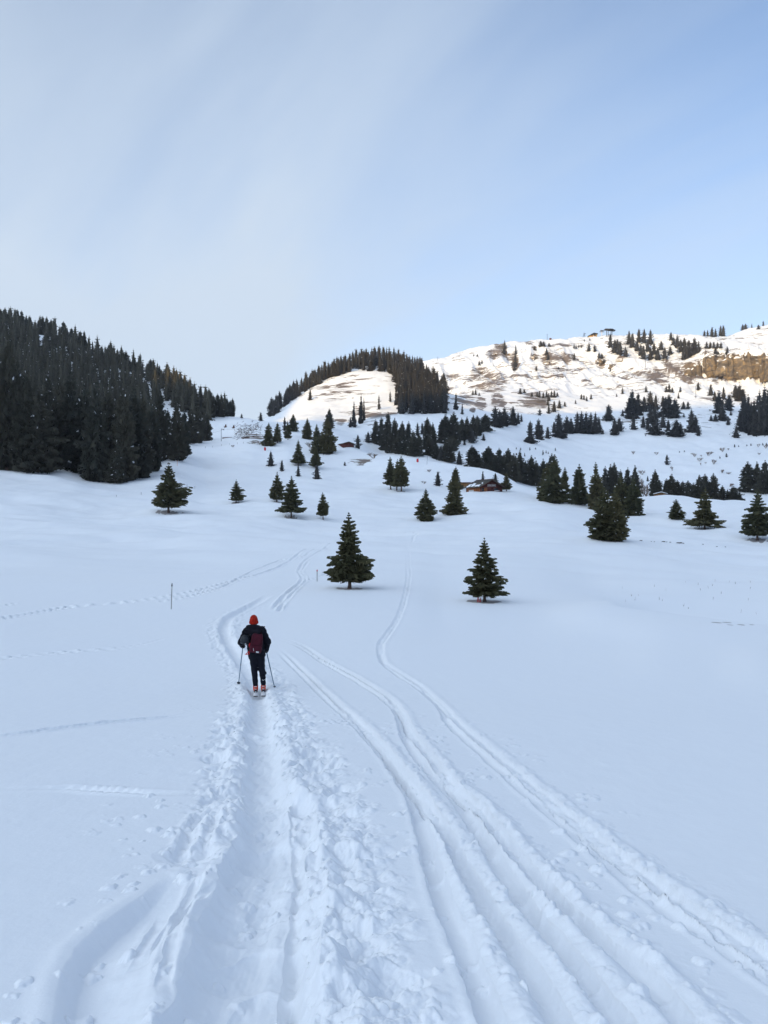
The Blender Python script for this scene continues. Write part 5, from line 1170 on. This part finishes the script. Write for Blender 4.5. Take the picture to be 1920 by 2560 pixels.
cb = MB(); pts = [Vector((q[0].x+1.6, q[0].y, q[0].z+q[1]-.6)) for q in (b, a, c)]
for u, v in zip(pts[:-1], pts[1:]): cb.tube([u.lerp(v, t)-Vector((0, 0, 2.0*t*(1-t)*2)) for t in np.linspace(0, 1, 9)], .035, 4, False)
tag(cb.build('lift_cable', M_STEELD), 'thin drag-lift cable strung between the masts on the left', 'cable')
pylon(1394, 794, 768, 1300, 'chairlift pylon on the sunlit slope below the ridge woods', 4, True, rad=.55)
pylon(1503, 860, 834, 1000, 'chairlift pylon on the right slope beside a single spruce', 3.5, True, rad=.45)
pylon(945.5, 779, 770.5, 1700, 'small mast on the left end of the sunlit ridge', 1.8, False, rad=.5, m=M_STEELD)
pylon(1182, 729, 721.5, 1700, 'short lift mast on the ridge beside a small dark box', 2.4, True, rad=.5, m=M_STEELD)
p = hit(1189, 729, 1700); o = MB().box(-2.4, 2.4, -2, 2, -.5, 3).box(-2.8, 2.8, -2.4, 2.4, 3.002, 3.6).build('equipment_box', M_DWOOD, None, loc=tuple(p)); tag(o, 'small dark box on the ridge beside the short lift mast', 'box')
# lattice mast
p = hit(1261.6, 726, 1700); r = empty('lattice_mast', tuple(p), .3); tag(r, 'lattice mast on splayed legs at the left of the ridge station', 'mast')
for sx, sy in ((-3, -2.5), (3, -2.5), (-3, 2.5), (3, 2.5)): MB().tube([(sx, sy, -1), (0, 0, 8.5)], .32, 5).build('leg', M_STEELD, r)
MB().tube([(0, 0, 8), (0, 0, 14)], [.4, .2], 5).build('spire', M_STEELD, r); MB().box(-1.5, 5.5, -.6, .6, 8.2, 9.2).build('boom', M_STEELD, r)
# station building
p = hit(1281, 726, 1750); r = empty('station_building', tuple(p), math.radians(-8)); tag(r, 'ochre station building with a dark sloping roof on the ridge', 'building')
MB().prism([(-11, -1), (10, -1), (10, 5.6), (2, 8.0), (-11, 1.2)], 0, 12).build('wall', M_YEL, r)
MB().prism([(-13, .7), (2, 8.15), (12, 6.3), (12, 7.3), (2, 9.6), (-13, 1.6)], -1.5, 13).build('roof', M_STEELD, r)
f = MB().box(3, 6.5, -.12, -.003, 1.5, 4.2).build('window', M_PANE, r); MB().box(-4, -.5, -.12, -.003, 0, 3).build('gate', M_OWOOD, r)
# lift machinery pylon and canopy
p = hit(1300, 725.5, 1750); r = empty('bullwheel_pylon', tuple(p), 0); tag(r, 'pale pylon carrying lift machinery between the ochre building and the tall canopy', 'pylon')
MB().tube([(0, 0, -1), (0, 0, 11)], [1.1, .9], 8).build('mast', M_SIGNW, r); MB().box(-6, 6, -1, 1, 9.5, 10.6).build('cross_arm', M_STEEL, r); MB().prism([(-4.5, 12), (4, 12), (4.6, 13.6), (-3, 14.2)], -2, 2).build('machine_cover', M_STEELD, r)
MB().box(-.3, .3, -.6, .6, 11, 12).build('bracket', M_STEEL, r)
p = hit(1317, 726, 1750); r = empty('station_canopy', tuple(p), 0); tag(r, 'tall dark canopy roof on slender posts at the lift station', 'canopy')
for x, y in ((-7.5, 0), (-2.2, 5), (3.2, 0), (7.2, 5)): MB().box(x-.55, x+.55, y-.55, y+.55, -1, 15.8).build('post', M_STEELD, r)
MB().prism([(-13, 15.8), (6, 15.9), (13.5, 12.8), (13.5, 14.0), (6, 17.6), (-11.5, 17.8)], -3, 9).build('roof', M_STEELD, r)
# snow lances with red pads
def lance(x, yb, dx, dy, rmin, label):
    p = hit(x, yb, rmin); k = p.y/FS; r = empty('snow_lance', tuple(p), 0); tag(r, label, 'snow lance', 'snow lances')
    MB().tube([(0, 0, -.3), (0, 0, .25), (0, 0, 1.6), (0, 0, 1.85)], [.5, .62, .60, .45], 10).build('pad', M_REDPAD, r, True)
    MB().tube([(0, 0, 1.5), (dx*k*.2, 0, 1.5+dy*k*.12), (dx*k, 0, dy*k)], [.10, .10, .06], 6).build('lance_pipe', M_STEEL, r); MB().tube([(dx*k, 0, dy*k), (dx*k*1.02, 0, dy*k*1.02+.3)], [.14, .14], 6).build('head', M_STEELD, r)
lance(902, 998, 13, 25, 300, 'snow lance leaning right with a red pad on the shoulder before the forest band')
lance(572.5, 973, -5, 31, 300, 'snow lance leaning left with a red pad beside the dark spruce at the saddle')
p = hit(922, 1003, 300); o = MB().tube([(0, 0, -.5), (.4, 0, 5.2)], [.09, .07], 6).build('post', M_STEEL, None, loc=tuple(p)); tag(o, 'thin grey post on the shoulder right of the leaning snow lance', 'post')
# piste markers and stakes
def stake(x, yb, yt, rad, m, label, cat, group=None, top=None, name='stake', lean=0.):
    p = hit(x, yb); p.z = fin(p.x, p.y); h = (photo_y(p)-yt)/FS*p.y; r = empty(name, tuple(p), 0); r.rotation_euler.y = lean; tag(r, label, cat, group)
    MB().tube([(0, 0, -.3), (0, 0, h)], [rad, rad], 7).build('shaft', m, r)
    if top: MB().tube([(0, 0, h*.90), (0, 0, h*.94), (0, 0, h+.06)], [rad*1.1, rad*2.4, rad*.6], 7).build('tip', top, r)
    return r
M_GREYW = mat('weathered_wood', (.12, .10, .085), .9, .1)
stake(370, 1316, 1262, .016, M_GREYW, 'thin tall pole with a pointed cap stuck in the left snowfield', 'pole', None, M_STEELD, 'marker_pole', .03)
stake(685, 1256, 1232, .022, M_GREYW, 'short marker pole with a red top left of the nearest tall spruce', 'pole', None, M_REDPAD, 'marker_pole')
for i, (x, l) in enumerate(((1194, .02), (1197.8, -.10), (1200.5, .12))): stake(x/1.1573, 1503/1.1573, 1493.5/1.1573, .022, M_REDPAD, ('left', 'middle', 'right')[i]+' one of three short red stakes at the foot of the broad right spruce', 'stake', 'red stakes', None, 'stake', l)
stake(383, 1006, 995, .06, mat('orange_paint', (.75, .22, .03), .6, .3), 'orange marker post on the slope below the left forest tip', 'post', None, None, 'marker_post')
for i, (x, b, t) in enumerate([(305, 1069, 1063), (402, 1060, 1054), (421, 1056, 1050), (404, 1051, 1046), (252, 1073, 1069)]): stake(x, b, t, .055, M_GREYW, ORD[i]+' of the short dark stakes right of the left forest, reading rows downhill', 'stake', 'dark stakes on the left snowfield')
for i, (x, y) in enumerate([(105, 1060), (240, 1045), (405, 1018), (560, 998), (705, 985), (820, 972)]): X = (500+x/7.54)/1.1573; Y = (980+y/7.54)/1.1573; stake(X, Y, Y-4, .07, M_GREYW, ORD[i]+' fence post from the left in the row below the lift masts', 'fence post', 'fence posts below the lift masts', None, 'fence_post')

# ------------------------------------------------------------------ rock outcrops and cliff on the ridge face
def rock_material():
    m = bpy.data.materials.new('limestone'); m.use_nodes = True; N = m.node_tree.nodes; L = m.node_tree.links; b = N['Principled BSDF']; b.inputs['Roughness'].default_value = .9; b.inputs['Specular IOR Level'].default_value = .15
    geo = N.new('ShaderNodeNewGeometry'); mp = N.new('ShaderNodeMapping'); L.new(geo.outputs['Position'], mp.inputs[0]); mp.inputs['Scale'].default_value = (.07, .07, .11)
    n = N.new('ShaderNodeTexNoise'); L.new(mp.outputs[0], n.inputs['Vector']); n.inputs['Scale'].default_value = 1; n.inputs['Detail'].default_value = 7; n.inputs['Roughness'].default_value = .72; n.inputs['Distortion'].default_value = 1.0
    r = N.new('ShaderNodeValToRGB'); L.new(n.outputs['Fac'], r.inputs[0]); e = r.color_ramp.elements
    e[0].position = .34; e[0].color = (.028, .025, .024, 1); e[1].position = .66; e[1].color = (.34, .245, .135, 1)
    q = e.new(.46); q.color = (.125, .105, .085, 1); q = e.new(.56); q.color = (.22, .165, .105, 1)
    sp = N.new('ShaderNodeSeparateXYZ'); L.new(geo.outputs['Normal'], sp.inputs[0])
    ad = N.new('ShaderNodeMath'); ad.operation = 'MULTIPLY_ADD'; L.new(n.outputs['Fac'], ad.inputs[0]); ad.inputs[1].default_value = .7; L.new(sp.outputs[2], ad.inputs[2])
    mr = N.new('ShaderNodeMapRange'); L.new(ad.outputs[0], mr.inputs[0]); mr.inputs[1].default_value = .74; mr.inputs[2].default_value = .84
    mx = N.new('ShaderNodeMix'); mx.data_type = 'RGBA'; L.new(mr.outputs[0], mx.inputs[0]); L.new(r.outputs[0], mx.inputs[6]); mx.inputs[7].default_value = (.87, .89, .92, 1); L.new(mx.outputs[2], b.inputs['Base Color'])
    return m
M_ROCK = rock_material()
def rock_mesh(seed):
    R3 = np.random.default_rng(seed); a = R3.uniform(0, 6, 12)
    def f(x, y, z):
        zz = z+.10*np.sin(x*3+a[0]); led = .10*np.abs(np.mod(zz*3.1+a[1], 1.)-.5)
        d = rb(x, y, z)+led
        return d+.13*np.sin(x*5+a[2]+1.5*np.sin(z*2+a[3]))*np.sin(y*4+a[4])+.08*np.sin(x*11+a[5])*np.sin(z*7+a[6]+x*3)+.05*np.sin(x*19+z*13+a[7])
    def rb(x, y, z):
        q = np.stack([np.abs(x)-.75+.25*z, np.abs(y)-.7, np.abs(z)-.75]); return np.sqrt((np.maximum(q, 0)**2).sum(0))+np.minimum(q.max(0), 0)-.12
    V, F = surf(f, (-1.5, -1.5, -1.4), (1.5, 1.5, 1.4), .13); return mesh_np('rock', V, F, M_ROCK)
ROCKS = [rock_mesh(70+k) for k in range(4)]
def outcrop(x, y, w, h, label, k, rmin=1050):
    p = hit(x, y, rmin); sc = p.y/FS; o = link('rock_outcrop', ROCKS[k % 4], None, (p.x, p.y+w*sc*.25, p.z+h*sc*.05)); o.scale = (w*sc*.5, w*sc*.5, h*sc*.62); o.rotation_euler.z = (k*1.7) % 6.28
    tag(o, label, 'rock', 'rock outcrops on the ridge face')
for k, (x, y, w, h, lab) in enumerate([(745, 262, 40, 26, 'small brown crag near the left summit of the ridge'), (795, 335, 55, 60, 'brown crag below the left summit of the ridge'), (700, 350, 70, 30, 'low brown ledge left below the summit crags'), (895, 500, 40, 60, 'lower part of the tree-topped rock rib on the ridge face'), (905, 420, 40, 60, 'middle of the tree-topped rock rib on the ridge face'), (850, 345, 60, 25, 'flat ledge between the two left rock ribs'),
        (1080, 385, 70, 50, 'rounded brown crag in the middle of the ridge face'), (1095, 300, 40, 34, 'small crag under trees near the middle of the ridge'), (1222, 430, 80, 44, 'dark crag below a line of trees on the ridge face'), (1480, 385, 24, 22, 'tiny crag under a single tree on the ridge face')]):
    X, Y = q5(x, y); outcrop(X, Y, w/4.571, h/4.571, lab, k)
for k, (x, y, w, h, lab) in enumerate([(85, 492, 95, 75, 'blocky tan crag with small trees on top, left below the station woods'), (195, 512, 60, 40, 'low grey crag right of the blocky tan one'), (930, 600, 90, 110, 'tan crag at the lower end of the brown gully'), (1005, 580, 80, 140, 'grey buttress beside the snow gully left of the cliff'), (270, 455, 80, 28, 'brown ledge below the left station woods')]):
    X, Y = q6(x, y); outcrop(X, Y, w/4.363, h/4.363, lab, k+2)
p0 = hit(*q6(1400, 640), 1500); cf = empty('rock_cliff', tuple(p0), 0); tag(cf, 'broad tan and grey rock cliff at the right edge of the ridge', 'cliff')
for k in range(15):
    x = 1120+k*46; y = 640+12*math.sin(k*2.1)-(25 if k < 3 else 0); p = hit(*q6(x, y), 1500); sc = p.y/FS/4.363
    o = link('buttress', ROCKS[k % 4], cf, tuple(Vector((p.x, p.y+28*sc*2, p.z+60*sc*2))-p0)); h = (215 if k > 3 else 165)+30*math.sin(k*1.7); o.scale = (62*sc*.75, 60*sc, h*sc*.60); o.rotation_euler.z = k*2.3

# ------------------------------------------------------------------ felled wood and litter at the saddle
R = random.Random(9)
mb = MB()
for k in range(230):
    x = R.gauss(880, 150); y = R.gauss(730, 75)+(.16*(880-x)); X = (500+x/7.54)/1.1573; Y = (980+y/7.54)/1.1573
    if not 640 < x < 1190: continue
    p = hit(X, Y, 520); a = R.uniform(0, 6.28); el = R.uniform(-.1, .9); ln = R.uniform(.8, 3.6); d = Vector((math.cos(a)*math.cos(el), math.sin(a)*math.cos(el), math.sin(el)))
    mb.tube([p-d*.2, p+d*ln*.5+Vector((0, 0, .1)), p+d*ln], [.13, .10, .05], 4, False)
    for j in range(4):
        q = p+d*ln*R.uniform(.2, .9); e = (d+Vector((R.uniform(-1, 1), R.uniform(-1, 1), R.uniform(-.2, .9)))).normalized(); mb.tube([q, q+e*R.uniform(.3, .9)], [.07, .03], 3, False)
o = mb.build('brushwood', mat('dead_wood', (.085, .062, .055), .9, .1)); tag(o, 'tangle of felled dark branches lying on the snow at the saddle', 'brushwood', kind='stuff')
M_LOG = mat('fresh_log', (.16, .085, .06), .9, .1, noise=((.09, .05, .04), 6, (1, 1, 1)))
def log(x0, y0, x1, y1, rad, label):
    A = hit((500+x0/7.54)/1.1573, (980+y0/7.54)/1.1573, 470); B = hit((500+x1/7.54)/1.1573, (980+y1/7.54)/1.1573, 470); B.y = A.y+(B.y-A.y)*.2; up_ = Vector((0, 0, rad*.6)); B.z = A.z+.3
    o = MB().tube([A+up_, A.lerp(B, .5)+up_, B+up_], [rad, rad*.95, rad*.8], 8).build('log', M_LOG); tag(o, label, 'log', 'felled logs')
log(425, 880, 565, 876, .55, 'left felled log lying right of the lift mast'); log(785, 876, 985, 860, .5, 'long felled log below the brushwood'); log(1000, 850, 1090, 812, .6, 'log pile piece at the right end of the brushwood')
for i, (x, y) in enumerate(((485, 665), (635, 680))):
    p = hit((500+x/7.54)/1.1573, (980+y/7.54)/1.1573, 520); mb = MB().tube([(0, 0, -.3), (0, 0, .4), (.1, 0, 1.7), (.0, .1, 2.4)], [1.1, .8, .6, .2], 7)
    for j in range(7): a = j*.9; mb.tube([(0, 0, .3), (math.cos(a)*1.6, math.sin(a)*1.6, R.uniform(-.2, .7))], [.3, .1], 4, False)
    o = mb.build('stump', M_LOG, None, loc=tuple(p)); tag(o, ('left' if i == 0 else 'right')+' one of two brown root stumps on the snow above the lift mast', 'stump', 'root stumps')
# dry stalks poking out of the snow on the right
mb = MB()
for k in range(26):
    X = R.uniform(1330, 1640); Y = 1275+R.uniform(-30, 60)*(.4+.6*(X-1330)/310); p = hit(X, Y); p.z = fin(p.x, p.y)
    for j in range(R.choice((1, 2, 3))): a = R.uniform(0, 6.28); mb.tube([p, p+Vector((math.cos(a)*.06, math.sin(a)*.06, R.uniform(.1, .28)))], [.008, .004], 3, False)
tag(mb.build('dry_stalks', M_TWIG), 'thin dry stalks poking through the snow on the right', 'grass', kind='stuff')
# stones along the right bank edge
SM = []
for k in range(3):
    R2 = np.random.default_rng(60+k); V, F = surf(lambda x, y, z: ell(x, y, z, (0, 0, 0), (1, .8, .55))+.12*np.sin(x*4+k)*np.sin(y*5+1)*np.sin(z*4+k), (-1.3, -1.3, -1), (1.3, 1.3, 1), .35); SM.append(mesh_np('stone', V, F, mat('stone', (.075, .065, .055), .9, .2)))
z12 = lambda x, y: ((1600+x/5.184)/1.1573, (1180+y/5.184)/1.1573)
for i, (x, y, s) in enumerate([(12, 890, .22), (145, 902, .12), (185, 905, .12), (303, 905, .28), (345, 908, .16), (390, 912, .18), (497, 922, .30), (525, 921, .30), (560, 925, .18), (815, 938, .14), (995, 968, .14), (1105, 972, .14)]):
    p = hit(*z12(x, y)); p.z = fin(p.x, p.y); o = link('stone', SM[i % 3], None, tuple(p)); o.scale = (s*1.4, s*1.2, s); o.rotation_euler.z = i
    tag(o, ORD[i]+' stone from the left along the edge of the right snow bank', 'stone', 'stones along the right snow bank')

# ------------------------------------------------------------------ the air between: a faint even haze
def haze():
    x0, x1, y0, y1, z0, z1 = -2800, 2800, -2800, 2800, float(FIN.min())-1, float(FIN.max())+40
    o = MB().box(x0, x1, y0, y1, z0, z1).build('haze', None)
    m = bpy.data.materials.new('thin_haze'); m.use_nodes = True; N = m.node_tree.nodes
    for n in list(N):
        if n.type != 'OUTPUT_MATERIAL': N.remove(n)
    v = N.new('ShaderNodeVolumePrincipled'); v.inputs['Color'].default_value = (.86, .90, 1, 1); v.inputs['Density'].default_value = 6e-5; v.inputs['Anisotropy'].default_value = .2
    m.node_tree.links.new(v.outputs[0], [n for n in N if n.type == 'OUTPUT_MATERIAL'][0].inputs['Volume'])
    o.data.materials.clear(); o.data.materials.append(m); o['kind'] = 'stuff'; o['label'] = 'thin cold haze in the valley air'
haze()
